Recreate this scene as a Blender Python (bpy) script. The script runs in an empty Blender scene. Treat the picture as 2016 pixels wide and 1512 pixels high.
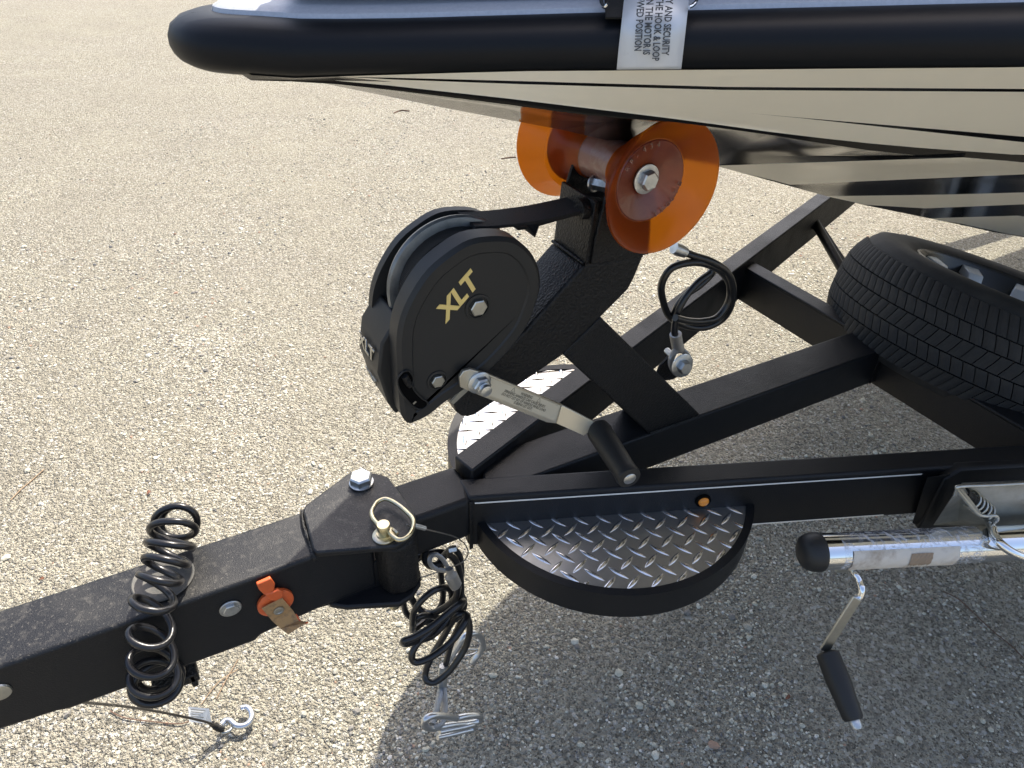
import bpy, bmesh, math, random
import numpy as np
from mathutils import Vector, Matrix
random.seed(7); rng = np.random.default_rng(7)
C = bpy.context.scene.collection
scene = bpy.context.scene
ZF = 0.55                      # height of the trailer frame's top above the ground

# ---------------------------------------------------------------- camera
cam = bpy.data.cameras.new('camera'); cam.sensor_width = 36; cam.lens = 24.6440
cam.clip_start = .02; cam.clip_end = 500
camo = bpy.data.objects.new('camera', cam); C.objects.link(camo); scene.camera = camo
_M = [[0.879685, -0.474833, 0.026213], [0.260251, 0.526816, 0.809157], [0.398024, 0.704981, -0.587008]]
_c = (-0.0456,-0.6933,0.7301)
r, u_, f_ = [Vector(v) for v in _M]
camo.matrix_world = Matrix(((r[0], u_[0], -f_[0], _c[0]), (r[1], u_[1], -f_[1], _c[1]), (r[2], u_[2], -f_[2], _c[2] + ZF), (0, 0, 0, 1)))
# ---------------------------------------------------------------- light
SUN = Vector((.50, .42, 1)).normalized()
w = bpy.data.worlds.new('World'); scene.world = w; w.use_nodes = True
nt = w.node_tree; sky = nt.nodes.new('ShaderNodeTexSky'); sky.sky_type = 'NISHITA'; sky.sun_disc = False
sky.sun_elevation = math.asin(SUN.z); sky.sun_rotation = math.atan2(SUN.x, SUN.y); sky.air_density = .9; sky.dust_density = 4.0; sky.ozone_density = 1.2
nt.links.new(sky.outputs[0], nt.nodes['Background'].inputs[0]); nt.nodes['Background'].inputs[1].default_value = .15
sl = bpy.data.lights.new('sun', 'SUN'); sl.energy = 3.5; sl.angle = math.radians(.53); sl.color = (1, .95, .86)
so = bpy.data.objects.new('sun', sl); C.objects.link(so); so.rotation_euler = SUN.to_track_quat('Z', 'Y').to_euler(); so.location = (2, 2, 6)
scene.view_settings.view_transform = 'Standard'; scene.view_settings.look = 'None'
scene.view_settings.exposure = 1.22
scene.view_settings.use_white_balance = True; scene.view_settings.white_balance_temperature = 6700; scene.view_settings.gamma = 1; scene.view_settings.use_curve_mapping = False
scene.cycles.max_bounces = 8

# ---------------------------------------------------------------- materials
MATS = {}
def mat(name, col, rough=.5, metal=0., bump=None, var=None, coat=0., spec=.5, trans=0., sss=0., wave=None, emit=None):
    m = bpy.data.materials.new(name); m.use_nodes = True; t = m.node_tree; b = t.nodes['Principled BSDF']
    b.inputs['Base Color'].default_value = (*col, 1); b.inputs['Roughness'].default_value = rough
    b.inputs['Metallic'].default_value = metal; b.inputs['Specular IOR Level'].default_value = spec
    b.inputs['Coat Weight'].default_value = coat; b.inputs['Coat Roughness'].default_value = .06
    b.inputs['Transmission Weight'].default_value = trans
    if sss: b.inputs['Subsurface Weight'].default_value = sss; b.inputs['Subsurface Radius'].default_value = (.02, .006, .002); b.inputs['Subsurface Scale'].default_value = 1
    co = t.nodes.new('ShaderNodeTexCoord').outputs['Object']
    if var:   # (second colour, scale, low, high)
        n = t.nodes.new('ShaderNodeTexNoise'); n.inputs['Scale'].default_value = var[1]; n.inputs['Detail'].default_value = 6; n.inputs['Roughness'].default_value = .65
        t.links.new(co, n.inputs['Vector'])
        mr = t.nodes.new('ShaderNodeMapRange'); mr.inputs[1].default_value = var[2]; mr.inputs[2].default_value = var[3]; t.links.new(n.outputs[0], mr.inputs[0])
        mx = t.nodes.new('ShaderNodeMix'); mx.data_type = 'RGBA'; mx.inputs[6].default_value = (*col, 1); mx.inputs[7].default_value = (*var[0], 1)
        t.links.new(mr.outputs[0], mx.inputs[0]); t.links.new(mx.outputs[2], b.inputs['Base Color'])
        if len(var) > 4:
            m2 = t.nodes.new('ShaderNodeMapRange'); m2.inputs[3].default_value = rough; m2.inputs[4].default_value = var[4]; t.links.new(mr.outputs[0], m2.inputs[0]); t.links.new(m2.outputs[0], b.inputs['Roughness'])
    if bump:  # (scale, strength, distance)
        n = t.nodes.new('ShaderNodeTexNoise'); n.inputs['Scale'].default_value = bump[0]; n.inputs['Detail'].default_value = 3
        t.links.new(co, n.inputs['Vector'])
        bp = t.nodes.new('ShaderNodeBump'); bp.inputs['Strength'].default_value = bump[1]; bp.inputs['Distance'].default_value = bump[2]
        t.links.new(n.outputs[0], bp.inputs['Height']); t.links.new(bp.outputs[0], b.inputs['Normal'])
    if wave:  # (scale, strength)
        n = t.nodes.new('ShaderNodeTexWave'); n.inputs['Scale'].default_value = wave[0]; n.inputs['Distortion'].default_value = .6
        t.links.new(co, n.inputs['Vector'])
        bp = t.nodes.new('ShaderNodeBump'); bp.inputs['Strength'].default_value = wave[1]; bp.inputs['Distance'].default_value = .0008
        t.links.new(n.outputs[0], bp.inputs['Height']); t.links.new(bp.outputs[0], b.inputs['Normal'])
    MATS[name] = m; return m
mat('powder', (.0055, .0062, .008), .42, spec=.33, bump=(700, .4, .0016), var=((.011, .011, .011), 9, .45, .75, .58))
m = mat('powder_dusty', (.006, .007, .009), .44, spec=.35, bump=(700, .35, .0012)); t = m.node_tree; b = t.nodes['Principled BSDF']
_co = t.nodes.new('ShaderNodeTexCoord').outputs['Object']; _f = []
for _s, _lo, _hi, _k in ((420, .60, .72, .9), (90, .54, .78, .55), (16, .45, .80, .16)):
    _n = t.nodes.new('ShaderNodeTexNoise'); _n.inputs['Scale'].default_value = _s; _n.inputs['Detail'].default_value = 5; t.links.new(_co, _n.inputs['Vector'])
    _r = t.nodes.new('ShaderNodeMapRange'); _r.inputs[1].default_value = _lo; _r.inputs[2].default_value = _hi; _r.inputs[4].default_value = _k; t.links.new(_n.outputs[0], _r.inputs[0]); _f.append(_r.outputs[0])
_a = t.nodes.new('ShaderNodeMath'); _a.operation = 'ADD'; t.links.new(_f[0], _a.inputs[0]); t.links.new(_f[1], _a.inputs[1])
_a2 = t.nodes.new('ShaderNodeMath'); _a2.operation = 'MULTIPLY_ADD'; t.links.new(_a.outputs[0], _a2.inputs[0]); _a2.inputs[1].default_value = .62; t.links.new(_f[2], _a2.inputs[2])
_g = t.nodes.new('ShaderNodeNewGeometry'); _sx = t.nodes.new('ShaderNodeSeparateXYZ'); t.links.new(_g.outputs['True Normal'], _sx.inputs[0])
_u = t.nodes.new('ShaderNodeMapRange'); _u.inputs[1].default_value = .2; _u.inputs[2].default_value = .95; _u.inputs[3].default_value = .06; t.links.new(_sx.outputs[2], _u.inputs[0])
_m = t.nodes.new('ShaderNodeMath'); _m.operation = 'MULTIPLY'; _m.use_clamp = True; t.links.new(_a2.outputs[0], _m.inputs[0]); t.links.new(_u.outputs[0], _m.inputs[1])
_x = t.nodes.new('ShaderNodeMix'); _x.data_type = 'RGBA'; _x.inputs[6].default_value = (.006, .007, .009, 1); _x.inputs[7].default_value = (.15, .14, .12, 1); t.links.new(_m.outputs[0], _x.inputs[0]); t.links.new(_x.outputs[2], b.inputs['Base Color'])
mat('cast', (.0055, .0055, .006), .44, spec=.34, bump=(300, .8, .0028), var=((.010, .010, .0095), 14, .5, .8, .6))
mat('plastic', (.017, .017, .0165), .5, spec=.42, bump=(900, .25, .0006), var=((.017, .017, .016), 12, .45, .8, .6))
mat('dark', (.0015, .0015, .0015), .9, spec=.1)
mat('zinc', (.58, .60, .61), .32, 1., bump=(350, .35, .0006), var=((.40, .42, .43), 60, .4, .7, .5))
mat('galv', (.52, .52, .48), .34, 1., bump=(120, .15, .001), var=((.36, .36, .33), 25, .4, .75, .5))
mat('chrome', (.80, .82, .84), .09, 1., bump=(60, .05, .0006))
mat('yellow_zinc', (.66, .58, .36), .30, 1., bump=(300, .2, .0005), var=((.50, .47, .40), 70, .45, .7, .45))
mat('steel', (.50, .50, .50), .38, 1., wave=(600, .5))
mat('plate_alu', (.52, .53, .54), .40, 1., bump=(26, .16, .003), var=((.46, .455, .44), 18, .42, .7, .46))
mat('lug_alu', (.88, .88, .88), .22, 1.)
mat('spool', (.20, .21, .21), .38, .55, var=((.12, .125, .125), 40, .4, .7))
mat('dusty_zinc', (.075, .075, .07), .62, .3, bump=(300, .2, .0006), var=((.13, .12, .105), 40, .4, .7))
mat('wheel_pale', (.50, .54, .58), .4, .3)
mat('handle_steel', (.62, .58, .48), .40, .9, bump=(500, .15, .0004))
mat('foil', (.60, .55, .43), .52, .35, bump=(400, .2, .0004))
mat('cable', (.010, .010, .011), .28, bump=(220, .15, .0005))
mat('wire', (.55, .56, .57), .4, .9, wave=(900, .8))
mat('thin_wire', (.22, .20, .17), .5, .7)
mat('tyre', (.013, .0125, .012), .75, bump=(500, .3, .0008), var=((.032, .030, .027), 30, .45, .75))
mat('rim_black', (.012, .012, .012), .25)
mat('orange', (.66, .115, .028), .42, bump=(300, .15, .0005), var=((.50, .10, .03), 40, .5, .8))
mat('orange_edge', (.72, .22, .08), .5)
mat('tan', (.60, .36, .16), .7, wave=(330, 1.0), var=((.20, .13, .09), 90, .5, .75))
mat('webbing', (.012, .012, .012), .8, wave=(400, .8))
mat('label', (.56, .58, .60), .42, .25, bump=(90, .2, .001), var=((.36, .38, .40), 60, .58, .8))
mat('ink', (.05, .055, .06), .6)
mat('ink_soft', (.16, .145, .11), .6)
mat('paper', (.62, .57, .50), .7, bump=(70, .6, .003), var=((.40, .33, .26), 34, .50, .72))
mat('torn', (.30, .22, .15), .8, bump=(120, .5, .003))
mat('white', (.78, .77, .73), .5)
mat('gold', (.78, .60, .22), .45, .2)
mat('amber', (.85, .28, .03), .12)
mat('hook_zinc', (.62, .63, .64), .30, 1., bump=(300, .3, .0006))
mat('gel_cream', (.85, .81, .70), .30, spec=.3, coat=.0, bump=(5, .05, .004), var=((.80, .76, .65), 3, .35, .7))
mat('gel_black', (.005, .005, .005), .13, coat=0., bump=(9, .05, .004))
mat('rail', (.006, .007, .009), .48, spec=.5, bump=(30, .04, .003)); MATS['rail'].node_tree.nodes['Principled BSDF'].inputs['IOR'].default_value = 1.28
mat('silver', (.40, .42, .46), .45, .2, bump=(1500, .3, .0005), var=((.46, .48, .52), 300, .35, .65))
mat('carpet', (.012, .012, .013), .95, bump=(500, 1., .003))
mat('deckmat', (.05, .05, .05), .9)
mat('twig', (.13, .075, .05), .8)
mat('straw', (.30, .21, .13), .8)
mat('leaf', (.17, .07, .04), .8)
for _k, _i in (('gel_black', 1.33), ('gel_cream', 1.33)): MATS[_k].node_tree.nodes['Principled BSDF'].inputs['IOR'].default_value = _i
# translucent amber polyurethane
m = mat('poly', (.30, .060, .018), .24); t = m.node_tree; b = t.nodes['Principled BSDF']
b.inputs['Coat Weight'].default_value = .3; b.inputs['Coat Roughness'].default_value = .25
gl = t.nodes.new('ShaderNodeBsdfRefraction'); gl.inputs['Color'].default_value = (1.0, .57, .09, 1); gl.inputs['Roughness'].default_value = .45; gl.inputs['IOR'].default_value = 1.06
tl = t.nodes.new('ShaderNodeBsdfTranslucent'); tl.inputs['Color'].default_value = (1.0, .30, .02, 1)
a1 = t.nodes.new('ShaderNodeMixShader'); a1.inputs[0].default_value = .16; a2 = t.nodes.new('ShaderNodeMixShader'); a2.inputs[0].default_value = .66
t.links.new(gl.outputs[0], a1.inputs[1]); t.links.new(tl.outputs[0], a1.inputs[2]); t.links.new(b.outputs[0], a2.inputs[1]); t.links.new(a1.outputs[0], a2.inputs[2])
nn = t.nodes.new('ShaderNodeTexNoise'); nn.inputs['Scale'].default_value = 16; nn.inputs['Detail'].default_value = 4
cr = t.nodes.new('ShaderNodeValToRGB'); cr.color_ramp.elements[0].position = .35; cr.color_ramp.elements[0].color = (.42, .085, .02, 1); cr.color_ramp.elements[1].position = .7; cr.color_ramp.elements[1].color = (.24, .045, .02, 1)
t.links.new(t.nodes.new('ShaderNodeTexCoord').outputs['Object'], nn.inputs['Vector']); t.links.new(nn.outputs[0], cr.inputs[0]); t.links.new(cr.outputs[0], b.inputs['Base Color'])
t.links.new(a2.outputs[0], t.nodes['Material Output'].inputs[0])
mat('poly_hub', (.20, .040, .018), .34, coat=.3, trans=.25, var=((.26, .065, .025), 40, .4, .7))
mat('poly_core', (.23, .10, .075), .38, coat=.2, sss=.3, var=((.30, .20, .16), 45, .5, .75))

# ---------------------------------------------------------------- helpers
def root_of(o):
    while o.parent: o = o.parent
    return o
def V(p): return Vector((p[0], p[1], p[2]))
def prop(o, label=None, cat=None, group=None, kind=None):
    for k, v in (('label', label), ('category', cat), ('group', group), ('kind', kind)):
        if v: o[k] = v
    return o
def thing(name, label, cat, base=(0, 0, 0), group=None):
    o = bpy.data.objects.new(name, None); C.objects.link(o); o.empty_display_size = .05
    o.location = (base[0], base[1], base[2] + ZF); return prop(o, label, cat, group)
def link(name, me, parent=None, mats=()):
    o = bpy.data.objects.new(name, me); C.objects.link(o)
    if parent is not None: o.parent = parent
    return o
def mesh(name, verts, faces, m, parent=None, smooth=None, bevel=0, label=None, seg=2, fmat=None):
    """verts are in trailer coordinates (z=0 = frame top); one object"""
    verts = [V(v) + Vector((0, 0, ZF)) for v in verts]
    if parent is not None: org = root_of(parent).location.copy()
    else:
        org = Vector((sum(v.x for v in verts) / len(verts), sum(v.y for v in verts) / len(verts), min(v.z for v in verts)))
    me = bpy.data.meshes.new(name); me.from_pydata([v - org for v in verts], [], faces)
    bm = bmesh.new(); bm.from_mesh(me)
    bmesh.ops.remove_doubles(bm, verts=bm.verts, dist=1e-6)
    bmesh.ops.recalc_face_normals(bm, faces=bm.faces); bm.to_mesh(me); bm.free()
    if isinstance(m, str): me.materials.append(MATS[m])
    else:
        for k in m: me.materials.append(MATS[k])
    if fmat:
        for p_, k in zip(me.polygons, fmat): p_.material_index = k
    o = link(name, me, parent)
    if parent is None: o.location = org
    if smooth is not None:
        me.polygons.foreach_set('use_smooth', [True] * len(me.polygons)); me.set_sharp_from_angle(angle=math.radians(smooth))
    if bevel:
        md = o.modifiers.new('bevel', 'BEVEL'); md.width = bevel; md.segments = seg; md.limit_method = 'ANGLE'; md.angle_limit = math.radians(35); md.harden_normals = False
        me.polygons.foreach_set('use_smooth', [True] * len(me.polygons)); me.set_sharp_from_angle(angle=math.radians(50))
    if label: o['label'] = label
    return o
class G:
    """collects geometry of one piece"""
    def __init__(s): s.v = []; s.f = []
    def add(s, vs, fs):
        k = len(s.v); s.v += [V(x) for x in vs]; s.f += [tuple(i + k for i in q) for q in fs]; return s
    def prism(s, poly, vec):
        n = len(poly); poly = [V(q) for q in poly]; vec = V(vec)
        return s.add(poly + [q + vec for q in poly], [tuple(range(n)), tuple(range(2 * n - 1, n - 1, -1))] + [(i, (i + 1) % n, (i + 1) % n + n, i + n) for i in range(n)])
    def tube(s, path, rad, n=10, closed=False, up=None, cap=True, flat=1.):
        P = [V(q) for q in path]; m_ = len(P); rr = rad if hasattr(rad, '__len__') else [rad] * m_
        T = []
        for i in range(m_):
            a = P[(i - 1) % m_] if closed or i > 0 else P[i]; b_ = P[(i + 1) % m_] if closed or i < m_ - 1 else P[i]
            T.append((b_ - a).normalized())
        N = T[0].orthogonal().normalized() if up is None else (V(up) - T[0] * V(up).dot(T[0])).normalized()
        vs = []
        for i in range(m_):
            if i: N = (N - T[i] * N.dot(T[i])).normalized()
            if up is not None: N = (V(up) - T[i] * V(up).dot(T[i])).normalized()
            B = T[i].cross(N)
            for k in range(n):
                a = 2 * math.pi * k / n; vs.append(P[i] + (N * math.cos(a) * flat + B * math.sin(a)) * rr[i])
        fs = [(i * n + k, i * n + (k + 1) % n, ((i + 1) % m_) * n + (k + 1) % n, ((i + 1) % m_) * n + k) for i in range(m_ if closed else m_ - 1) for k in range(n)]
        if not closed and cap: fs += [tuple(range(n - 1, -1, -1)), tuple(range((m_ - 1) * n, m_ * n))]
        return s.add(vs, fs)
    def lathe(s, c, ax, prof, n=32, capends=True):
        """prof: (radius, distance along ax) pairs"""
        c = V(c); ax = V(ax).normalized(); X = ax.orthogonal().normalized(); Y = ax.cross(X); vs = []; m_ = len(prof)
        for r_, t_ in prof:
            for k in range(n):
                a = 2 * math.pi * k / n; vs.append(c + ax * t_ + (X * math.cos(a) + Y * math.sin(a)) * max(r_, 1e-5))
        fs = [(i * n + k, i * n + (k + 1) % n, (i + 1) * n + (k + 1) % n, (i + 1) * n + k) for i in range(m_ - 1) for k in range(n)]
        if capends: fs += [tuple(range(n - 1, -1, -1)), tuple(range((m_ - 1) * n, m_ * n))]
        return s.add(vs, fs)
    def box(s, c, X, Y, Z):
        c, X, Y, Z = V(c), V(X), V(Y), V(Z)
        return s.prism([c - X - Y - Z, c + X - Y - Z, c + X + Y - Z, c - X + Y - Z], Z * 2)
    def strip(s, pts, wvec, th):
        """flat band along pts, width vector wvec (full), thickness vector list by normals"""
        P = [V(q) for q in pts]; W = V(wvec) / 2; vs = []
        for i, q in enumerate(P):
            T = (P[min(i + 1, len(P) - 1)] - P[max(i - 1, 0)]).normalized(); N = T.cross(W.normalized()).normalized() * th / 2
            vs += [q - W - N, q + W - N, q + W + N, q - W + N]
        fs = [(i * 4 + k, i * 4 + (k + 1) % 4, (i + 1) * 4 + (k + 1) % 4, (i + 1) * 4 + k) for i in range(len(P) - 1) for k in range(4)]
        n = (len(P) - 1) * 4; fs += [(3, 2, 1, 0), (n, n + 1, n + 2, n + 3)]
        return s.add(vs, fs)
    def make(s, name, m, parent=None, **k): return mesh(name, s.v, s.f, m, parent, **k)
def smooth_path(pts, n=8, closed=False):
    P = [V(q) for q in pts]; out = []; m_ = len(P)
    for i in range(m_ if closed else m_ - 1):
        g = (lambda j: P[j % m_]) if closed else (lambda j: P[min(max(j, 0), m_ - 1)])
        a, b_, c_, d = g(i - 1), g(i), g(i + 1), g(i + 2)
        for k in range(n):
            t_ = k / n
            out.append(.5 * ((2 * b_) + (c_ - a) * t_ + (2 * a - 5 * b_ + 4 * c_ - d) * t_ ** 2 + (3 * b_ - a - 3 * c_ + d) * t_ ** 3))
    if not closed: out.append(P[-1])
    return out
def cable(name, pts, rad, m, parent, n=8, sub=8, closed=False, **k):
    return G().tube(smooth_path(pts, sub, closed), rad, n, closed).make(name, m, parent, smooth=60, **k)
def bolt(parent, c, ax, r_, h, washer=0, name='bolt', m='zinc', twist=.2, label=None):
    c = V(c); ax = V(ax).normalized(); X = ax.orthogonal().normalized(); Y = ax.cross(X)
    g = G()
    if washer: g.lathe(c, ax, [(washer * .9, 0), (washer, .0005), (washer, .0018), (washer * .93, .0025)], 24)
    z0 = .002 if washer else 0
    ring = lambda rr, z: [c + ax * z + (X * math.cos(math.pi / 3 * k + twist) + Y * math.sin(math.pi / 3 * k + twist)) * rr for k in range(6)]
    g.add(ring(r_, z0) + ring(r_, z0 + h * .82) + ring(r_ * .86, z0 + h), [tuple(range(5, -1, -1))] + [(i, (i + 1) % 6, (i + 1) % 6 + 6, i + 6) for i in range(6)] + [(i + 6, (i + 1) % 6 + 6, (i + 1) % 6 + 12, i + 12) for i in range(6)] + [tuple(range(12, 18))])
    return g.make(name, m, parent, smooth=30, label=label)
def text(name, body, size, org, xd, yd, m, parent, ext=.0003, align='LEFT', shear=0, bold=0, xs=1.):
    cu = bpy.data.curves.new('lettering', 'FONT'); cu.body = body; cu.size = size; cu.extrude = ext; cu.align_x = align; cu.shear = shear; cu.offset = bold; cu.resolution_u = 2
    to = bpy.data.objects.new('lettering', cu); C.objects.link(to)
    me = bpy.data.meshes.new_from_object(to); bpy.data.objects.remove(to); bpy.data.curves.remove(cu)
    X = V(xd).normalized(); Y = V(yd); Y = (Y - X * Y.dot(X)).normalized(); Z = X.cross(Y)
    base = root_of(parent).location; vs = [V(org) + X * v.co.x * xs + Y * v.co.y + Z * (v.co.z + ext) + Vector((0, 0, ZF)) - base for v in me.vertices]
    for v, q in zip(me.vertices, vs): v.co = q
    me.materials.clear(); me.materials.append(MATS[m])
    return link(name, me, parent)

# ---------------------------------------------------------------- ground
gm = bpy.data.materials.new('caliche'); gm.use_nodes = True; t = gm.node_tree; b = t.nodes['Principled BSDF']; b.inputs['Roughness'].default_value = .95; b.inputs['Specular IOR Level'].default_value = .2
tc = t.nodes.new('ShaderNodeTexCoord').outputs['Object']
def noise(s, d=5, r_=.6):
    n = t.nodes.new('ShaderNodeTexNoise'); n.inputs['Scale'].default_value = s; n.inputs['Detail'].default_value = d; n.inputs['Roughness'].default_value = r_; t.links.new(tc, n.inputs['Vector']); return n.outputs[0]
def vor(s):
    n = t.nodes.new('ShaderNodeTexVoronoi'); n.inputs['Scale'].default_value = s; t.links.new(tc, n.inputs['Vector']); return n
def mixc(fac, a, b2, blend='MIX'):
    x = t.nodes.new('ShaderNodeMix'); x.data_type = 'RGBA'; x.blend_type = blend
    for i, q in ((0, fac), (6, a), (7, b2)):
        if isinstance(q, (int, float)): x.inputs[i].default_value = q
        elif isinstance(q, tuple): x.inputs[i].default_value = (*q, 1)
        else: t.links.new(q, x.inputs[i])
    return x.outputs[2]
def ramp(q, lo, hi):
    x = t.nodes.new('ShaderNodeMapRange'); x.inputs[1].default_value = lo; x.inputs[2].default_value = hi; t.links.new(q, x.inputs[0]); return x.outputs[0]
v1 = vor(150); v2 = vor(330)
col = mixc(ramp(noise(2.2), .35, .65), (.51, .48, .375), (.425, .395, .315))
col = mixc(ramp(noise(.7, 3), .45, .7), col, (.47, .44, .36))
sep = t.nodes.new('ShaderNodeSeparateColor'); t.links.new(v1.outputs['Color'], sep.inputs[0])
col = mixc(ramp(sep.outputs[0], .35, 1.), col, mixc(.75, col, (.17, .155, .125)))
sep2 = t.nodes.new('ShaderNodeSeparateColor'); t.links.new(v2.outputs['Color'], sep2.inputs[0])
col = mixc(ramp(sep2.outputs[1], .62, .98), col, (.12, .11, .085))  # dark cells: shade of pits and crevices put into the colour
col = mixc(ramp(sep.outputs[2], .86, 1.), col, (.62, .60, .54))
col = mixc(ramp(noise(42, 4, .6), .60, .70), col, mixc(.6, col, (.10, .095, .075)))  # dark flecks: small shadows of the rough surface painted in
col = mixc(ramp(noise(1.1, 4, .6), .42, .60), mixc(.22, col, (.30, .275, .22)), col)
t.links.new(col, b.inputs['Base Color'])
def math_(op, a, b2):
    x = t.nodes.new('ShaderNodeMath'); x.operation = op
    for i, q in enumerate((a, b2)):
        if isinstance(q, (int, float)): x.inputs[i].default_value = q
        else: t.links.new(q, x.inputs[i])
    return x.outputs[0]
h = math_('MULTIPLY', v1.outputs['Distance'], -.55); h = math_('ADD', h, math_('MULTIPLY', v2.outputs['Distance'], -.3)); h = math_('ADD', h, math_('MULTIPLY', noise(60, 4), .8)); h = math_('ADD', h, math_('MULTIPLY', noise(130, 3, .7), 1.0)); h = math_('ADD', h, math_('MULTIPLY', noise(300, 3), .35))
bp = t.nodes.new('ShaderNodeBump'); bp.inputs['Strength'].default_value = 1.; bp.inputs['Distance'].default_value = .016; t.links.new(h, bp.inputs['Height']); t.links.new(bp.outputs[0], b.inputs['Normal'])
MATS['caliche'] = gm

def vnoise(x, y, s, seed):
    r2 = np.random.default_rng(seed); g = r2.random((64, 64)); fx = x * s; fy = y * s
    ix = np.floor(fx).astype(int); iy = np.floor(fy).astype(int); dx = fx - ix; dy = fy - iy; dx = dx * dx * (3 - 2 * dx); dy = dy * dy * (3 - 2 * dy)
    q = lambda a, b_: g[a % 64, b_ % 64]
    return (q(ix, iy) * (1 - dx) + q(ix + 1, iy) * dx) * (1 - dy) + (q(ix, iy + 1) * (1 - dx) + q(ix + 1, iy + 1) * dx) * dy - .5
def ground_h(x, y):
    return .012 * vnoise(x, y, 2.1, 1) + .006 * vnoise(x, y, 6.3, 2) + .0035 * vnoise(x, y, 21, 3)
def np_mesh(name, co, quads, mats, fidx=None, smooth=True, k=4):
    me = bpy.data.meshes.new(name); n = len(quads); me.vertices.add(len(co)); me.vertices.foreach_set('co', co.astype(np.float32).ravel())
    me.loops.add(n * k); me.loops.foreach_set('vertex_index', quads.astype(np.int32).ravel()); me.polygons.add(n)
    me.polygons.foreach_set('loop_start', np.arange(n, dtype=np.int32) * k); me.polygons.foreach_set('loop_total', np.full(n, k, np.int32))
    me.polygons.foreach_set('use_smooth', np.full(n, smooth))
    if fidx is not None: me.polygons.foreach_set('material_index', fidx.astype(np.int32))
    me.update(calc_edges=True); me.validate()
    for q in mats: me.materials.append(q)
    return me
# one sheet: fine in the middle, coarse towards the horizon
ax_ = np.concatenate([-np.geomspace(150, 3.2, 14), np.arange(-3, 7.001, .02), np.geomspace(7.5, 150, 14)])
gx, gy = np.meshgrid(ax_, ax_, indexing='ij'); nn_ = len(ax_)
gz = ground_h(gx, gy); fade = np.clip(1 - (np.hypot(gx - 1.5, gy - 1.5) - 5) / 5, 0, 1); gz = gz * fade
idx = np.arange(nn_ * nn_).reshape(nn_, nn_)
quads = np.stack([idx[:-1, :-1], idx[1:, :-1], idx[1:, 1:], idx[:-1, 1:]], -1).reshape(-1, 4)
go = link('ground', np_mesh('ground', np.stack([gx, gy, gz], -1).reshape(-1, 3), quads, [gm])); prop(go, 'pale caliche gravel lot under the boat trailer', None, None, 'structure')
# loose gravel: half sunk pebbles, one uncountable mass
phi = (1 + 5 ** .5) / 2
ico_v = np.array([(-1, phi, 0), (1, phi, 0), (-1, -phi, 0), (1, -phi, 0), (0, -1, phi), (0, 1, phi), (0, -1, -phi), (0, 1, -phi), (phi, 0, -1), (phi, 0, 1), (-phi, 0, -1), (-phi, 0, 1)]); ico_v /= np.linalg.norm(ico_v[0])
ico_f = np.array([(0, 11, 5), (0, 5, 1), (0, 1, 7), (0, 7, 10), (0, 10, 11), (1, 5, 9), (5, 11, 4), (11, 10, 2), (10, 7, 6), (7, 1, 8), (3, 9, 4), (3, 4, 2), (3, 2, 6), (3, 6, 8), (3, 8, 9), (4, 9, 5), (2, 4, 11), (6, 2, 10), (8, 6, 7), (9, 8, 1)])
def pebbles(n, x0, x1, y0, y1, rmin, rmax, power):
    x = rng.uniform(x0, x1, n); y = rng.uniform(y0, y1, n)
    keep = rng.random(n) < np.clip(.42 + 1.7 * vnoise(x, y, 3.1, 9) + .9 * vnoise(x, y, 9.3, 10), .06, 1); x = x[keep]; y = y[keep]; n = len(x)
    r_ = rmin + (rmax - rmin) * rng.random(n) ** power
    return x, y, r_
sets = [pebbles(100000, -.75, 1.9, -.75, 1.6, .0015, .0038, 2.), pebbles(22000, 1.2, 4.2, -.4, 4.2, .003, .006, 2.), pebbles(14000, -1.2, 1.6, 1.0, 4.2, .003, .006, 2.), pebbles(5200, -.75, 2.4, -.75, 2.6, .004, .0095, 4.5)]
x = np.concatenate([s[0] for s in sets]); y = np.concatenate([s[1] for s in sets]); r_ = np.concatenate([s[2] for s in sets]); n = len(x)
ang = rng.uniform(0, 2 * np.pi, n); sx = rng.uniform(.8, 1.35, n); sy = rng.uniform(.7, 1.1, n); sz = rng.uniform(.45, .8, n)
jit = 1 + rng.uniform(-.22, .22, (n, 12, 1)); P = ico_v[None] * jit
P = P * np.stack([sx, sy, sz], -1)[:, None, :] * r_[:, None, None]
ca, sa = np.cos(ang)[:, None], np.sin(ang)[:, None]; X = P[..., 0] * ca - P[..., 1] * sa; Y = P[..., 0] * sa + P[..., 1] * ca
co = np.stack([X + x[:, None], Y + y[:, None], P[..., 2] + (ground_h(x, y) + r_ * .18)[:, None]], -1).reshape(-1, 3)
fc = (ico_f[None] + (np.arange(n) * 12)[:, None, None]).reshape(-1, 3)
pal = [((.49, .47, .375), 36), ((.36, .345, .285), 24), ((.58, .565, .475), 15), ((.20, .19, .17), 16), ((.66, .63, .56), 6), ((.13, .13, .13), 3), ((.36, .24, .17), 2)]
pm = []
for k, (cc, wt) in enumerate(pal):
    mm = mat('stone_%d' % k, cc, .85, bump=(900, .4, .001), var=(tuple(v * .8 for v in cc), 250, .4, .7)); pm.append(mm)
wts = np.array([q[1] for q in pal], float); wts /= wts.sum(); fi = np.repeat(rng.choice(len(pal), n, p=wts), 20)
gr = link('gravel', np_mesh('gravel', co, fc, pm, fi, False, 3)); prop(gr, 'loose pale pebbles and grit scattered over the lot', None, None, 'stuff')

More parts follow.
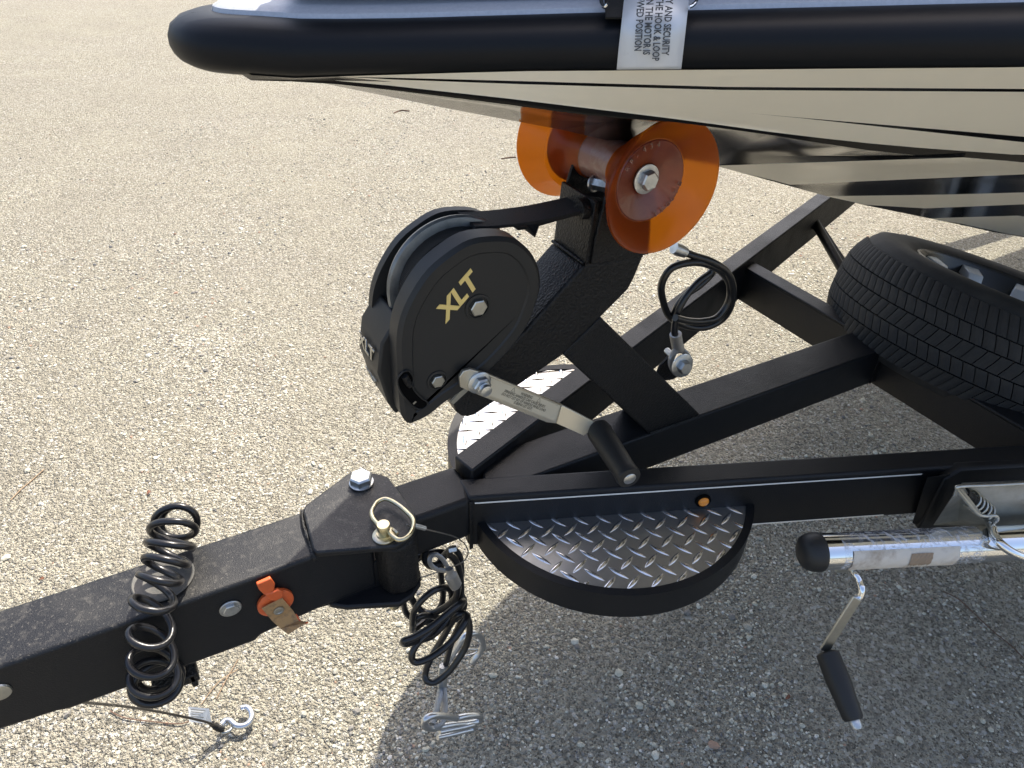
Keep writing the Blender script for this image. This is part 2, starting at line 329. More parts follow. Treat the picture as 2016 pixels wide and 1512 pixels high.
# ---------------------------------------------------------------- boat trailer
TR = thing('boat_trailer', 'black powder coated boat trailer frame with folding tongue and diamond plate steps', 'boat trailer', (.3, 0, -.55))
A = 0.37955; WN, HN = .0421, .1037; XN = .2657; XF = .2692; DZ = .0165; HC = .0807; XC = 1.1618; WX = .0401; HX = .0832
dn = Vector((math.cos(A), -math.sin(A), 0)); df = Vector((math.cos(A), math.sin(A), 0)); nn = Vector((-math.sin(A), -math.cos(A), 0)); nf = Vector((math.sin(A), -math.cos(A), 0))
Pn = Vector((XN, -.0381, 0)); Pf = Vector((XF, .0381, DZ))
def at_x(P, d, x): return P + d * ((x - P.x) / d.x)
XB = 3.0
o1, o2 = at_x(Pn, dn, .259), at_x(Pn - nn * WN, dn, .262); e1, e2 = at_x(Pn, dn, XB), at_x(Pn - nn * WN, dn, XB)
G().prism([o1, e1, e1 + Vector((1.8, 0, 0)), e2 + Vector((1.8, 0, 0)), e2, o2], (0, 0, -HN)).make('side_rail', 'powder', TR, bevel=.005, seg=3, label='near side rail with white pinstripes')
o1, o2 = at_x(Pf, df, .2715), at_x(Pf + nf * WN, df, .2815); e1, e2 = at_x(Pf, df, XB), at_x(Pf + nf * WN, df, XB)
G().prism([o1, e1, e1 + Vector((1.8, 0, 0)), e2 + Vector((1.8, 0, 0)), e2, o2], (0, 0, -HN)).make('side_rail', 'powder', TR, bevel=.003, label='far side rail')
G().prism([(.285, -.0381, -.0006), (XC - .002, -.0381, -.0006), (XC - .002, .0381, -.0006), (.33, .0381, -.0006), (.30, .0, -.0006)], (0, 0, -HC)).make('centre_rail', 'powder', TR, bevel=.004, seg=3)
# cross member: C channel opening to the rear
yc0 = at_x(Pn - nn * WN, dn, XC).y - .01; yc1 = at_x(Pf + nf * WN, df, XC).y + .02
G().prism([(XC, yc0, .0008), (XC + WX, yc0 - .016, .0008), (XC + WX, yc1, .0008), (XC, yc1, .0008)], (0, 0, -.006)).make('cross_member_flange', 'powder', TR, bevel=.002)
G().prism([(XC, yc0, -.005), (XC + .006, yc0, -.005), (XC + .006, yc1, -.005), (XC, yc1, -.005)], (0, 0, -HX + .005)).make('cross_member', 'powder', TR)
G().prism([(XC - .012, -.0405, -.004), (XC, -.0405, -.004), (XC, -.0382, -.004), (XC - .012, -.0382, -.004)], (0, 0, -HC + .006)).make('weld_bead', 'cast', TR)
# rear cross members out of the picture's way
G().prism([(2.3, -.75, .0), (2.36, -.75, .0), (2.36, .75, .0), (2.3, .75, .0)], (0, 0, -.08)).make('cross_member', 'powder', TR, bevel=.003)
# tongue
G().prism([(.168, -.0400, -.001), (.262, -.0400, -.001), (.2745, -.002, -.001), (.2715, .0400, -.001), (.168, .0400, -.001)], (0, 0, -.078)).make('tongue_socket', 'powder', TR, bevel=.0085, seg=3)
G().prism([(.2585, -.0412, -.006), (.2645, -.0412, -.006), (.2645, -.038, -.006), (.2585, -.038, -.006)], (0, 0, -.10)).make('weld_bead', 'cast', TR, bevel=.0012)
TB = [(-1.0, -.094), (-.353, -.098), (-.297, -.105), (-.284, -.110), (-.063, -.120), (-.055, -.112), (.034, -.1035), (.112, -.1035)]
G().prism([(.112, -.0424, .0025), (-.05, -.0424, .0025), (-1.0, -.0424, .016)] + [(x, -.0424, z) for x, z in TB] , (0, .0866, 0)).make('tongue', 'powder_dusty', TR, bevel=.009, seg=4)
# hinge plates
HP = [(.046, .043), (.118, .078), (.128, .081), (.154, .061), (.168, .046), (.171, .020), (.173, -.010), (.176, -.043), (.168, -.064), (.150, -.079), (.131, -.084), (.036, -.0475), (.033, -.040), (.040, .036)]
G().prism([(x, y, .003) for x, y in HP], (0, 0, .0105)).make('hinge_plate', 'powder_dusty', TR, bevel=.003, label='upper hinge plate of the folding tongue')
G().prism([(x, y, -.105) for x, y in [(.046, .043), (.118, .078), (.128, .081), (.168, .046), (.176, -.043), (.168, -.064), (.150, -.079), (.128, -.084), (.060, -.055), (.040, -.040)]], (0, 0, -.0095)).make('hinge_plate', 'powder', TR, bevel=.003, label='lower hinge plate of the folding tongue')
G().prism([(.005, -.0415, -.10), (.060, -.0415, -.075), (.115, -.0415, -.052), (.115, -.0415, -.106), (.045, -.0415, -.106)], (0, .004, 0)).make('gusset', 'powder', TR, bevel=.001)
G().prism([(.172, -.030, -.006), (.172, -.055, -.006), (.160, -.070, -.006), (.140, -.074, -.006), (.122, -.068, -.006), (.114, -.05, -.006), (.114, -.030, -.006)], (0, 0, -.098)).make('hinge_barrel', 'cast', TR, bevel=.006, seg=3)
G().lathe((.130, .060, -.005), (0, 0, -1), [(.021, 0), (.021, .098)], 20).make('hinge_barrel', 'cast', TR, smooth=40)
cable('weld_bead', [(.040, .040, .006), (.0345, .012, .0055), (.034, -.015, .0055), (.033, -.040, .004), (.033, -.0435, -.004)], .0032, 'cast', TR, n=6)
bolt(TR, (0.1290,0.0480,0.0150), (0, 0, 1), .0165, .013, .0175, name='hinge_bolt', twist=.3)
bolt(TR, (-0.0800,-0.0430,-0.0350), (0, -1, 0), .0098, .004, .0135, name='tongue_bolt')
G().lathe((-0.1440,0.0060,0.0060), (0, 0, 1), [(.037, 0), (.0355, .0012), (.0352, .0012), (.034, .0006)], 40).make('round_cover_plate', 'dusty_zinc', TR, smooth=30)
G().lathe((-0.3310,-0.0430,-0.0320), (0, -1, 0), [(.013, 0), (.012, .002), (.006, .003)], 20).make('tongue_plug', 'galv', TR, smooth=40)
G().box((-0.1700,-0.0300,-0.1450), (.028, 0, 0), (0, .012, 0), (0, 0, .008)).box((-0.1500,-0.0300,-0.1510), (.004, 0, 0), (0, .012, 0), (0, 0, .013)).make('receiver_latch', 'cast', TR, bevel=.002)
# white pinstripes
for zz, xe, xs_ in ((-.0095, .918, .268), (-.0975, .918, .672)):
    q0 = at_x(Pn, dn, xs_) + nn * .0006; q1 = at_x(Pn, dn, xe - (.03 if zz < -.05 else 0)) + nn * .0006
    G().prism([q0 + Vector((0, 0, zz)), q1 + Vector((0, 0, zz)), q1 + Vector((0, 0, zz - .0024)), q0 + Vector((0, 0, zz - .0024))], nn * .0004).make('pinstripe', 'white', TR)
# marker light
ml = Pn + dn * ((.593 - XN) / dn.x); ml.z = -.037
G().lathe(ml, nn, [(.0125, 0), (.012, .003), (.0085, .0035)], 24).make('marker_grommet', 'dark', TR, smooth=40)
G().lathe(ml + nn * .003, nn, [(.0085, 0), (.0082, .002), (.0055, .0045), (.001, .0055)], 20).make('marker_light', 'amber', TR, smooth=60)
# bracket step at the right where the jack bolts on
q0 = at_x(Pn, dn, .945) + nn * .001; q1 = at_x(Pn, dn, 1.6) + nn * .001
G().prism([q0 + Vector((.03, 0, .002)), q1 + Vector((0, 0, .002)), q1 + Vector((0, 0, -.135)), q0 + Vector((.045, 0, -.135)), q0 + Vector((0, 0, -.125)), q0 + Vector((0, 0, -.01))], nn * .016).make('jack_mount_plate', 'powder', TR, bevel=.004)
G().prism([q0 + nn * .001 + Vector((-.035, 0, -.004)), q0 + nn * .012 + Vector((.004, 0, -.004)), q0 + nn * .012 + Vector((.004, 0, -.12)), q0 + nn * .001 + Vector((-.005, 0, -.12))], dn * .006).make('gusset', 'powder', TR, bevel=.001)

# steps
def step(P, d, nrm, s0, chord, sag, ztop, label, vis):
    R_ = ((chord / 2) ** 2 + sag ** 2) / (2 * sag); cc = P + d * (s0 + chord / 2) - nrm * (R_ - sag); half = math.asin(chord / 2 / R_)
    if sag > R_: half = math.pi - half
    N = 40; arc = [cc + (d * math.sin(-half + 2 * half * i / N) + nrm * math.cos(-half + 2 * half * i / N)) * R_ for i in range(N + 1)]
    for q in arc: q.z = ztop
    inner = [cc + (q - cc).normalized() * (R_ - .0055) for q in arc]
    for q in inner: q.z = ztop
    st = mesh('step', [q + Vector((0, 0, .003)) for q in arc] + [q + Vector((0, 0, -.044)) for q in arc] + [q + Vector((0, 0, .003)) for q in inner] + [q + Vector((0, 0, -.044)) for q in inner],
              [(i, i + 1, i + 1 + N + 1, i + N + 1) for i in range(N)] + [(i, i + 1, i + 1 + 2 * (N + 1), i + 2 * (N + 1)) for i in range(N)] + [(i + 2 * (N + 1), i + 1 + 2 * (N + 1), i + 1 + 3 * (N + 1), i + 3 * (N + 1)) for i in range(N)] + [(i + N + 1, i + 1 + N + 1, i + 1 + 3 * (N + 1), i + 3 * (N + 1)) for i in range(N)],
              'powder', TR, smooth=40, label=label)
    pl = mesh('step_plate', [q - Vector((0, 0, .0)) for q in inner] + [q - Vector((0, 0, .004)) for q in inner], [tuple(range(N + 1)), tuple(range(2 * N + 1, N, -1))] + [(i, (i + 1) % (N + 1), (i + 1) % (N + 1) + N + 1, i + N + 1) for i in range(N + 1)], 'plate_alu', st)
    # lug mesh
    L_, W_, H_ = .0172, .0036, .0022; vs = []; fs = []
    prof = [(-1, 0, 0), (-.75, .45, .45), (-.35, .9, .85), (0, 1, 1), (.35, .9, .85), (.75, .45, .45), (1, 0, 0)]
    for a, w_, h_ in prof: vs += [(a * L_, -w_ * W_ - .0002, 0), (a * L_, -w_ * W_ * .35, h_ * H_), (a * L_, w_ * W_ * .35, h_ * H_), (a * L_, w_ * W_ + .0002, 0)]
    for i in range(6):
        for k in range(3): fs.append((i * 4 + k, i * 4 + k + 1, i * 4 + k + 5, i * 4 + k + 4))
    lm_ = bpy.data.meshes.new('tread_lug'); lm_.from_pydata(vs, [], fs); lm_.materials.append(MATS['lug_alu']); lm_.polygons.foreach_set('use_smooth', [True] * len(lm_.polygons))
    pitch = .0345; base = TR.location
    for j in range(0, 14):
        for i in range(-1, 16):
            q = P + d * (s0 + .012 + pitch * (i + (.5 if j % 2 else 0)) + .005) + nrm * (.004 + j * pitch / 2); rad = (q - cc); rad.z = 0
            if rad.length > R_ - .006 - .004 or (q - P).dot(nrm) < .0: continue
            if not vis(q): continue
            o = link('tread_lug', lm_, st)
            dirv = (d * .72 + nrm * .70) if j % 2 == 0 else (d * .72 - nrm * .70)
            o.location = Vector((q.x, q.y, ztop + ZF)) - base; o.rotation_euler = (0, 0, math.atan2(dirv.y, dirv.x))
            sc_ = min(1., (R_ - .0065 - rad.length) / .011 + .25); o.scale = (max(.3, sc_), 1, 1)
    return st
P_n = at_x(Pn, dn, .2715) + nn * .001; P_f = at_x(Pf, df, .285)
step(P_n, dn, nn, .0, .432, .150, -.056, 'near step with diamond plate tread', lambda q: True)
step(P_f, df, -nf, .0, .432, .150, -.056, 'far step with diamond plate tread', lambda q: q.x < .72)

# winch post, brace, roller bracket
G().prism([(.243, -.0381, .165), (.251, -.0381, .155), (.260, -.0381, .1505), (.270, -.0381, .1505), (.335, -.0381, .178), (.403, -.0381, .207), (.458, -.0381, .251), (.499, -.0381, .284), (.507, -.0381, .300), (.517, -.0381, .330), (.436, -.0381, .336), (.420, -.0381, .336), (.345, -.0381, .2655), (.262, -.0381, .200), (.240, -.0381, .180)], (0, .0762, 0)).make('winch_post', 'cast', TR, bevel=.004, seg=3)
G().prism([(.403, -.0376, .207), (.4605, -.0376, .2505), (.694, -.0376, -.0008), (.585, -.0376, -.0008)], (0, .0752, 0)).make('post_brace', 'cast', TR, bevel=.003)
cable('weld_bead', [(.585, -.0385, .002), (.64, -.0388, .002), (.694, -.0385, .002)], .0022, 'cast', TR, n=6)
cable('weld_bead', [(.403, -.0378, .209), (.43, -.0385, .231), (.4585, -.0378, .252)], .0022, 'cast', TR, n=6)
cable('weld_bead', [(.421, .037, .339), (.4215, .015, .3395), (.422, -.01, .339), (.4235, -.036, .338)], .0022, 'cast', TR, n=6)
BR = [(.430, .338), (.432, .372), (.436, .398), (.440, .418), (.448, .444), (.462, .462), (.477, .467), (.493, .462), (.506, .445), (.520, .334)]
for yy in (-.0435, .0385):
    G().prism([(x, yy, z) for x, z in BR], (0, .005, 0)).make('bracket_side', 'cast', TR, bevel=.0015, label='side plate of the roller bracket')
G().prism([(.424, -.0385, .338), (.430, -.0385, .418), (.435, -.0385, .418), (.434, -.0385, .338)], (0, .077, 0)).make('bracket_web', 'cast', TR, bevel=.001)
G().prism([(.424, -.0385, .335), (.515, -.0385, .329), (.515, -.0385, .334), (.424, -.0385, .340)], (0, .077, 0)).make('bracket_floor', 'cast', TR)
bolt(TR, (.452, .0, .425), (.2, -1, .15), .008, .03, .011, name='bracket_bolt')

# ---------------------------------------------------------------- bow roller
RC = (.477, 0, .449)
RO = thing('bow_roller', 'translucent amber hourglass bow roller under the boat bow on the winch post', 'roller', (.477, 0, .37))
def flange(s):
    ax = (0, s, 0)
    prof = [(.031, .030), (.034, .042), (.040, .056), (.052, .066), (.057, .068), (.063, .078), (.076, .098), (.0785, .101), (.0775, .1035), (.074, .1025), (.061, .087), (.049, .0765), (.046, .0765), (.030, .067), (.018, .064), (.0165, .060)]
    return G().lathe(RC, ax, prof, 64, False).make('roller_flange', 'poly', RO, smooth=35, label='near amber flange' if s < 0 else 'far amber flange')
flange(-1); flange(1)
G().lathe(RC, (0, 1, 0), [(.0345, -.050), (.031, -.034), (.0285, -.015), (.0285, .015), (.031, .034), (.0345, .050)], 40).make('roller_core', 'poly_core', RO, smooth=60)
for s_ in (-1, 1): G().lathe((RC[0], s_ * .0740, RC[2]), (0, s_, 0), [(.017, -.0085), (.019, -.0070), (.030, -.0045), (.044, .0030), (.0465, .0035), (.0480, .0022), (.0470, .0)], 48, False).make('roller_hub', 'poly_hub', RO, smooth=35)
ac = (RC[0], -.0670, RC[2])
G().lathe(ac, (0, -1, 0), [(.0165, 0), (.0175, .001), (.0175, .0028), (.0160, .0032)], 32).make('axle_washer', 'zinc', RO, smooth=40)
G().lathe((ac[0], .0670, ac[2]), (0, 1, 0), [(.0165, 0), (.0175, .001), (.0175, .0028), (.0160, .0032)], 32).make('axle_washer', 'zinc', RO, smooth=40)
bolt(RO, (ac[0], -.0700, ac[2]), (0, -1, 0), .0118, .0085, name='axle_bolt', twist=.45)
for k, ch in enumerate('RP-434'):
    a = math.radians(155 - 13 * k); o_ = Vector((RC[0] + .040 * math.cos(a), -.0785, RC[2] + .040 * math.sin(a)))
    text('raised_lettering', ch, .0085, o_, (math.sin(a), 0, -math.cos(a)), (math.cos(a), 0, math.sin(a)), 'poly_core', RO, .0004)
for k, ch in enumerate('STOLTZ'):
    a = math.radians(-75 + 12 * k); o_ = Vector((RC[0] + .046 * math.cos(a), -.0785, RC[2] + .046 * math.sin(a)))
    text('raised_lettering', ch, .0085, o_, (-math.sin(a), 0, math.cos(a)), (-math.cos(a), 0, -math.sin(a)), 'poly_core', RO, .0004)

# ---------------------------------------------------------------- winch
WI = thing('boat_winch', 'black hand winch with gold XLT lettering on its round side cover', 'winch', (.25, 0, .19))
near = [(0.2760,-0.0500,0.4160),(0.3020,-0.0550,0.4090),(0.3210,-0.0630,0.3930),(0.3330,-0.0680,0.3750),(0.3400,-0.0700,0.3530),(0.3390,-0.0700,0.3300),(0.3270,-0.0700,0.2950),(0.3090,-0.0700,0.2710),(0.2770,-0.0700,0.2430),(0.2400,-0.0700,0.2230),(0.2160,-0.0700,0.2130),(0.1950,-0.0700,0.2010),(0.1800,-0.0700,0.1970),(0.1690,-0.0680,0.1960),(0.1620,-0.0640,0.2040),(0.1580,-0.0600,0.2240),(0.1590,-0.0520,0.2820),(0.1610,-0.0500,0.3190),(0.1680,-0.0500,0.3460),(0.1820,-0.0500,0.3710),(0.2010,-0.0500,0.3930),(0.2250,-0.0500,0.4080),(0.2490,-0.0500,0.4170)]
near = [(q[0], -.05, q[2]) for q in near]
NC = V((.245, 0, .335))
outl = smooth_path(near, 3, True)
def inset(pts, d_, y):
    out = []; m_ = len(pts)
    for i in range(m_):
        a, b_ = pts[(i - 2) % m_], pts[(i + 2) % m_]; T = (b_ - a); T.y = 0; T.normalize(); N = Vector((-T.z, 0, T.x))
        if N.dot(NC - pts[i]) < 0: N = -N
        q = pts[i] + N * d_; out.append(Vector((q.x, y, q.z)))
    return out
def cover(y0, y1, y2, label, face=True):
    # rim from y0 (inner) to y1, chamfer to front face y2
    rings = [inset(outl, .0, y0), inset(outl, .0, y1), inset(outl, .0045, y2)]
    if face: rings += [inset(outl, .0165, y2), inset(outl, .0185, y2 + .0018)]
    m_ = len(outl); vs = sum(rings, []); fs = []
    for k in range(len(rings) - 1): fs += [(k * m_ + i, k * m_ + (i + 1) % m_, (k + 1) * m_ + (i + 1) % m_, (k + 1) * m_ + i) for i in range(m_)]
    fs += [tuple(range(m_))[::-1], tuple(range((len(rings) - 1) * m_, len(rings) * m_))]
    return mesh('side_cover', vs, fs, 'plastic', WI, smooth=25, label=label)
cover(-.046, -.068, -.0725, 'near side cover with gold lettering'); cover(.012, .024, .029, 'far side cover', False)
G().lathe((NC.x + .007, 0, NC.z + .008), (0, 1, 0), [(.018, -.050), (.018, -.030), (.060, -.028), (.050, -.024), (.0725, -.023), (.0795, -.021), (.0812, -.017), (.0800, -.013), (.072, -.010), (.050, -.008), (.050, .011)], 64).make('spool', 'spool', WI, smooth=35)
G().lathe((NC.x + .007, 0, NC.z + .008), (0, 1, 0), [(.030, -.0445), (.0700, -.044), (.0700, -.0230), (.052, -.0225)], 48).make('wound_strap', 'webbing', WI, smooth=30)
# front nameplate guard between the covers
gp = [(0.1620,-0.0440,0.3180),(0.1630,-0.0440,0.3010),(0.1610,-0.0440,0.2110),(0.1560,-0.0440,0.2150),(0.1460,-0.0440,0.2650),(0.1440,-0.0440,0.2860)]
G().prism([(.180, -.045, .322), (.172, -.045, .330), (.150, -.045, .300), (.143, -.045, .262), (.152, -.045, .214), (.160, -.045, .196), (.168, -.045, .200), (.163, -.045, .240), (.165, -.045, .290)], (0, .070, 0)).make('nameplate_guard', 'plastic', WI, bevel=.003)
text('raised_lettering', 'XLT', .027, (.1438, -.006, .268), (0.02, -1, 0), (.02, 0, 1), 'galv', WI, .0006, 'CENTER', .2, .0006)
text('raised_lettering', 'XLT', .019, (.1478, -.006, .226), (0.02, -1, 0), (-.2, 0, 1), 'galv', WI, .0006, 'CENTER', .2, .0004)
# gold lettering
p0, p1 = V((0.2150,-0.0710,0.3260)), V((0.2500,-0.0710,0.3590))
text('gold_lettering', 'XLT', .031, V((0.2190,-0.0710,0.3260)), p1 - p0, (-(p1 - p0).z, 0, (p1 - p0).x), 'gold', WI, .0004, 'LEFT', .28, .0011)
for px_, rr in (((0.2580,-0.0710,0.3350), .0105), ((0.2050,-0.0710,0.2500), .0085)):
    G().lathe(px_, (0, -1, 0), [(rr * 1.55, -.001), (rr * 1.5, .0012), (rr * 1.25, .0016), (rr * 1.2, -.0005)], 32, False).make('bolt_recess', 'plastic', WI, smooth=50)
    bolt(WI, px_, (0, -1, 0), rr, .005, name='cover_bolt', m='galv')
# ratchet slot: flat black slab painted for the shade of the recess, plus lever
slot = [(0.1650,-0.0740,0.2770),(0.1710,-0.0740,0.2750),(0.1750,-0.0740,0.2640),(0.1730,-0.0740,0.2560),(0.1760,-0.0740,0.2450),(0.1840,-0.0740,0.2320),(0.1900,-0.0740,0.2250),(0.1890,-0.0740,0.2190),(0.1820,-0.0740,0.2170),(0.1730,-0.0740,0.2240),(0.1630,-0.0740,0.2400),(0.1570,-0.0740,0.2550),(0.1560,-0.0740,0.2680),(0.1600,-0.0740,0.2740)]
G().prism(slot, (0, .003, 0)).make('ratchet_slot_shade', 'dark', WI)
G().tube(smooth_path(slot, 3, True), .0011, 6, True).make('slot_lip', 'plastic', WI, smooth=60)
G().tube([(0.1640,-0.0760,0.2720),(0.1670,-0.0760,0.2630),(0.1700,-0.0760,0.2560)], [.004, .0042, .0035], 8).make('ratchet_lever', 'cast', WI, smooth=50)
G().box((0.1740,-0.0750,0.2300), (.0018, 0, .0012), (0, .0004, 0), (-.0006, 0, .0009)).make('ratchet_glint_pin', 'galv', WI)
# mounting foot of the winch
G().prism([(0.2350,-0.0400,0.1860),(0.2380,-0.0400,0.1810),(0.2650,-0.0400,0.2000),(0.2590,-0.0400,0.2080)], (0, .003, 0)).make('winch_foot', 'galv', WI)
# crank
cr0 = V((0.2530,-0.0840,0.2400))
bar = [(0.2280,-0.0840,0.2560),(0.2330,-0.0840,0.2630),(0.2420,-0.0840,0.2630),(0.3000,-0.0840,0.2250),(0.3790,-0.0840,0.1590),(0.3820,-0.0840,0.1400),(0.3730,-0.0840,0.1320),(0.3050,-0.0840,0.1970),(0.2410,-0.0840,0.2300),(0.2300,-0.0840,0.2400)]
hb = [(0.2280,-0.0840,0.2550),(0.2330,-0.0840,0.2620),(0.2420,-0.0840,0.2620),(0.2650,-0.0840,0.2480),(0.3760,-0.0840,0.1630),(0.3690,-0.0840,0.1340),(0.3530,-0.0840,0.1420),(0.2410,-0.0840,0.2300),(0.2290,-0.0840,0.2400)]
CR = G().prism(hb, (0, .005, 0)).make('crank_arm', 'handle_steel', WI, bevel=.0008)
a0, a1, b0, b1 = [(0.3760,-0.0840,0.1630),(0.3690,-0.0840,0.1340)][0], [(0.3760,-0.0840,0.1630),(0.3690,-0.0840,0.1340)][1], [(0.4280,-0.1040,0.1240),(0.4020,-0.1040,0.1150)][0], [(0.4280,-0.1040,0.1240),(0.4020,-0.1040,0.1150)][1]
m0 = V(a0).lerp(V(b0), .45) + Vector((0, -.002, .001)); m1 = V(a1).lerp(V(b1), .45) + Vector((0, -.002, .001)); th = Vector((0, .005, 0))
mesh('crank_bend', [V(a0), V(a1), m0, m1, V(b0), V(b1), V(a0) + th, V(a1) + th, m0 + th, m1 + th, V(b0) + th, V(b1) + th], [(0, 1, 3, 2), (2, 3, 5, 4), (6, 8, 9, 7), (8, 10, 11, 9), (0, 2, 8, 6), (2, 4, 10, 8), (1, 7, 9, 3), (3, 9, 11, 5), (4, 5, 11, 10), (0, 6, 7, 1)], 'handle_steel', CR, bevel=.0008)
fo = [(0.2690,-0.0850,0.2420),(0.3720,-0.0850,0.1640),(0.3660,-0.0850,0.1400),(0.2610,-0.0850,0.2210)]
G().prism(fo, (0, .0008, 0)).make('warning_foil', 'foil', CR)
fx = V(fo[1]) - V(fo[0]); fy = V(fo[0]) - V(fo[3])
lines = ['\u26A0 WARNING \u26A0', 'SPINNING HANDLES CAN CAUSE INJURY.', 'DO NOT LET GO OF HANDLE WHILE LOAD', 'IS BEING LET OUT.']
mid0 = (V(fo[0]) + V(fo[1])) / 2; mid1 = (V(fo[3]) + V(fo[2])) / 2
for k, s_ in enumerate(lines):
    s_ = s_.replace('\u26A0', '').strip()
    text('printed_lettering', s_, .0056 if k else .0060, mid0.lerp(mid1, .27 + .215 * k) - Vector((0, .0002, 0)), fx, fy, 'ink_soft', CR, .00006, 'CENTER', 0, .00010, .74)
for s_ in (-1, 1):
    c_ = mid0.lerp(mid1, .17) + fx.normalized() * s_ * .024 - Vector((0, .0001, 0)); X_ = fx.normalized(); Y_ = fy.normalized()
    tri = [c_ - X_ * .0032 - Y_ * .0024, c_ + X_ * .0032 - Y_ * .0024, c_ + Y_ * .0034]
    G().tube(tri, .0004, 4, True).make('warning_triangle', 'ink_soft', CR)
G().lathe(cr0, (0, -1, 0), [(.0150, 0), (.0150, .002), (.0120, .004)], 24).make('crank_washer', 'zinc', WI, smooth=40)
bolt(WI, cr0 + Vector((0, -.003, 0)), (0, -1, 0), .0115, .009, name='crank_nut')
G().lathe(cr0 + Vector((0, -.012, 0)), (0, -1, 0), [(.0078, 0), (.0078, .003), (.0070, .0035), (.0078, .005), (.0070, .0065), (.0070, .009), (.0040, .010)], 20).make('crank_stud', 'zinc', WI, smooth=35)
G().lathe(cr0 + Vector((0, .03, 0)), (0, -1, 0), [(.010, 0), (.010, .03)], 16).make('crank_shaft', 'zinc', WI, smooth=40)
ga, gb = V((.4265, -.100, .1165)), V((0.4090,-0.2000,0.1140))
gd = (gb - ga); gl_ = gd.length; gd.normalize()
G().lathe(ga, gd, [(.010, 0), (.0165, .002), (.0175, .010), (.0165, .05), (.0155, gl_ - .012), (.0165, gl_ - .006), (.0155, gl_ - .001), (.011, gl_)], 32).make('crank_grip', 'plastic', WI, smooth=40)
G().lathe(gb - gd * .001, gd, [(.0085, 0), (.0085, .0018), (.0075, .0026)], 24).make('grip_rivet', 'zinc', WI, smooth=40)
# winch strap to the bow eye
WS = thing('winch_strap', 'black webbing winch strap stretched from the winch drum to the bow eye', 'strap', (.36, 0, .38))
G().strip(smooth_path([(.272, -.013, .4135), (.30, -.012, .4090), (.335, -.008, .4045), (.373, -.004, .4015), (.43, 0, .4010), (.50, 0, .4020)], 5), (0, .046, 0), .0035).make('strap_webbing', 'webbing', WS)
G().strip([(.338, .006, .392), (.352, .006, .3905), (.362, .006, .378), (.367, .006, .392), (.43, .006, .397)], (0, .044, 0), .003).make('strap_fold', 'webbing', WS)
G().lathe((.42, -.02, .404), (1, 0, 0), [(.012, 0), (.014, .012), (.010, .03)], 16).make('strap_hook', 'cast', WS, smooth=50)

# ---------------------------------------------------------------- hitch pin
HPN = thing('hitch_pin', 'gold zinc hinge pin with wire bail ring through the tongue hinge', 'pin', (.13, -.056, -.15))
pc = V((0.1240,-0.0610,0.0130))
G().lathe(pc, (0, 0, 1), [(.0150, 0), (.0160, .001), (.0160, .0028), (.0150, .0036), (.0105, .0042), (.0100, .007)], 32).make('pin_collar', 'yellow_zinc', HPN, smooth=40)
G().lathe(pc, (0, 0, 1), [(.0072, 0), (.0072, .014), (.0088, .015), (.0088, .0225), (.0082, .0235)], 24).make('pin_head', 'yellow_zinc', HPN, smooth=40)
G().lathe(pc + Vector((.002, -.002, -.120)), (0, 0, -1), [(.0085, 0), (.0085, .026), (.006, .030)], 20).make('pin_tip', 'yellow_zinc', HPN, smooth=40)
cable('bail_ring', [(0.1210,-0.0580,0.0260),(0.1200,-0.0480,0.0260),(0.1180,-0.0350,0.0260),(0.1200,-0.0240,0.0260),(0.1260,-0.0160,0.0260),(0.1340,-0.0090,0.0260),(0.1440,-0.0080,0.0260),(0.1510,-0.0150,0.0260),(0.1580,-0.0300,0.0260),(0.1630,-0.0470,0.0260),(0.1650,-0.0610,0.0260),(0.1610,-0.0730,0.0260),(0.1530,-0.0830,0.0260),(0.1430,-0.0880,0.0260),(0.1350,-0.0860,0.0260),(0.1310,-0.0780,0.0260),(0.1280,-0.0670,0.0260)], .0030, 'yellow_zinc', HPN, n=10, sub=6)
G().lathe((0.1340,-0.0710,0.0240), (1, .4, .3), [(.001, 0), (.006, .001), (.006, .004), (.001, .005)], 14).make('bail_eye', 'yellow_zinc', HPN, smooth=40)
for q in ([(0.1340,-0.0550,-0.1380),(0.1190,-0.0550,-0.1390),(0.1090,-0.0550,-0.1380)], [(0.1360,-0.0500,-0.1510),(0.1260,-0.0500,-0.1540),(0.1170,-0.0500,-0.1580)]): cable('cotter_leg', q, .0018, 'yellow_zinc', HPN, n=6, sub=3)
LY = thing('pin_lanyard', 'thin steel wire lanyard tied from the gold pin ring to the cable bundle', 'lanyard', (.17, -.05, -.15))
cable('lanyard_wire', [(0.1560,-0.0620,0.0210),(0.1630,-0.0620,0.0120),(0.1840,-0.0600,-0.0050),(0.2070,-0.0550,-0.0280),(0.2310,-0.0500,-0.0540),(0.2450,-0.0500,-0.0750),(0.2510,-0.0500,-0.0970),(0.2470,-0.0500,-0.1110),(0.2370,-0.0500,-0.1160),(0.2160,-0.0500,-0.1160),(0.1960,-0.0500,-0.1150),(0.1760,-0.0500,-0.1130),(0.1630,-0.0500,-0.1100),(0.1660,-0.0500,-0.1040),(0.1740,-0.0500,-0.1160),(0.1660,-0.0500,-0.1260),(0.1540,-0.0500,-0.1320),(0.1440,-0.0500,-0.1360)], .0010, 'thin_wire', LY, n=6, sub=5)
cable('wire_sleeve', [(0.1670,-0.0620,0.0130),(0.1810,-0.0620,0.0010)], .0034, 'zinc', LY, n=8, sub=2)

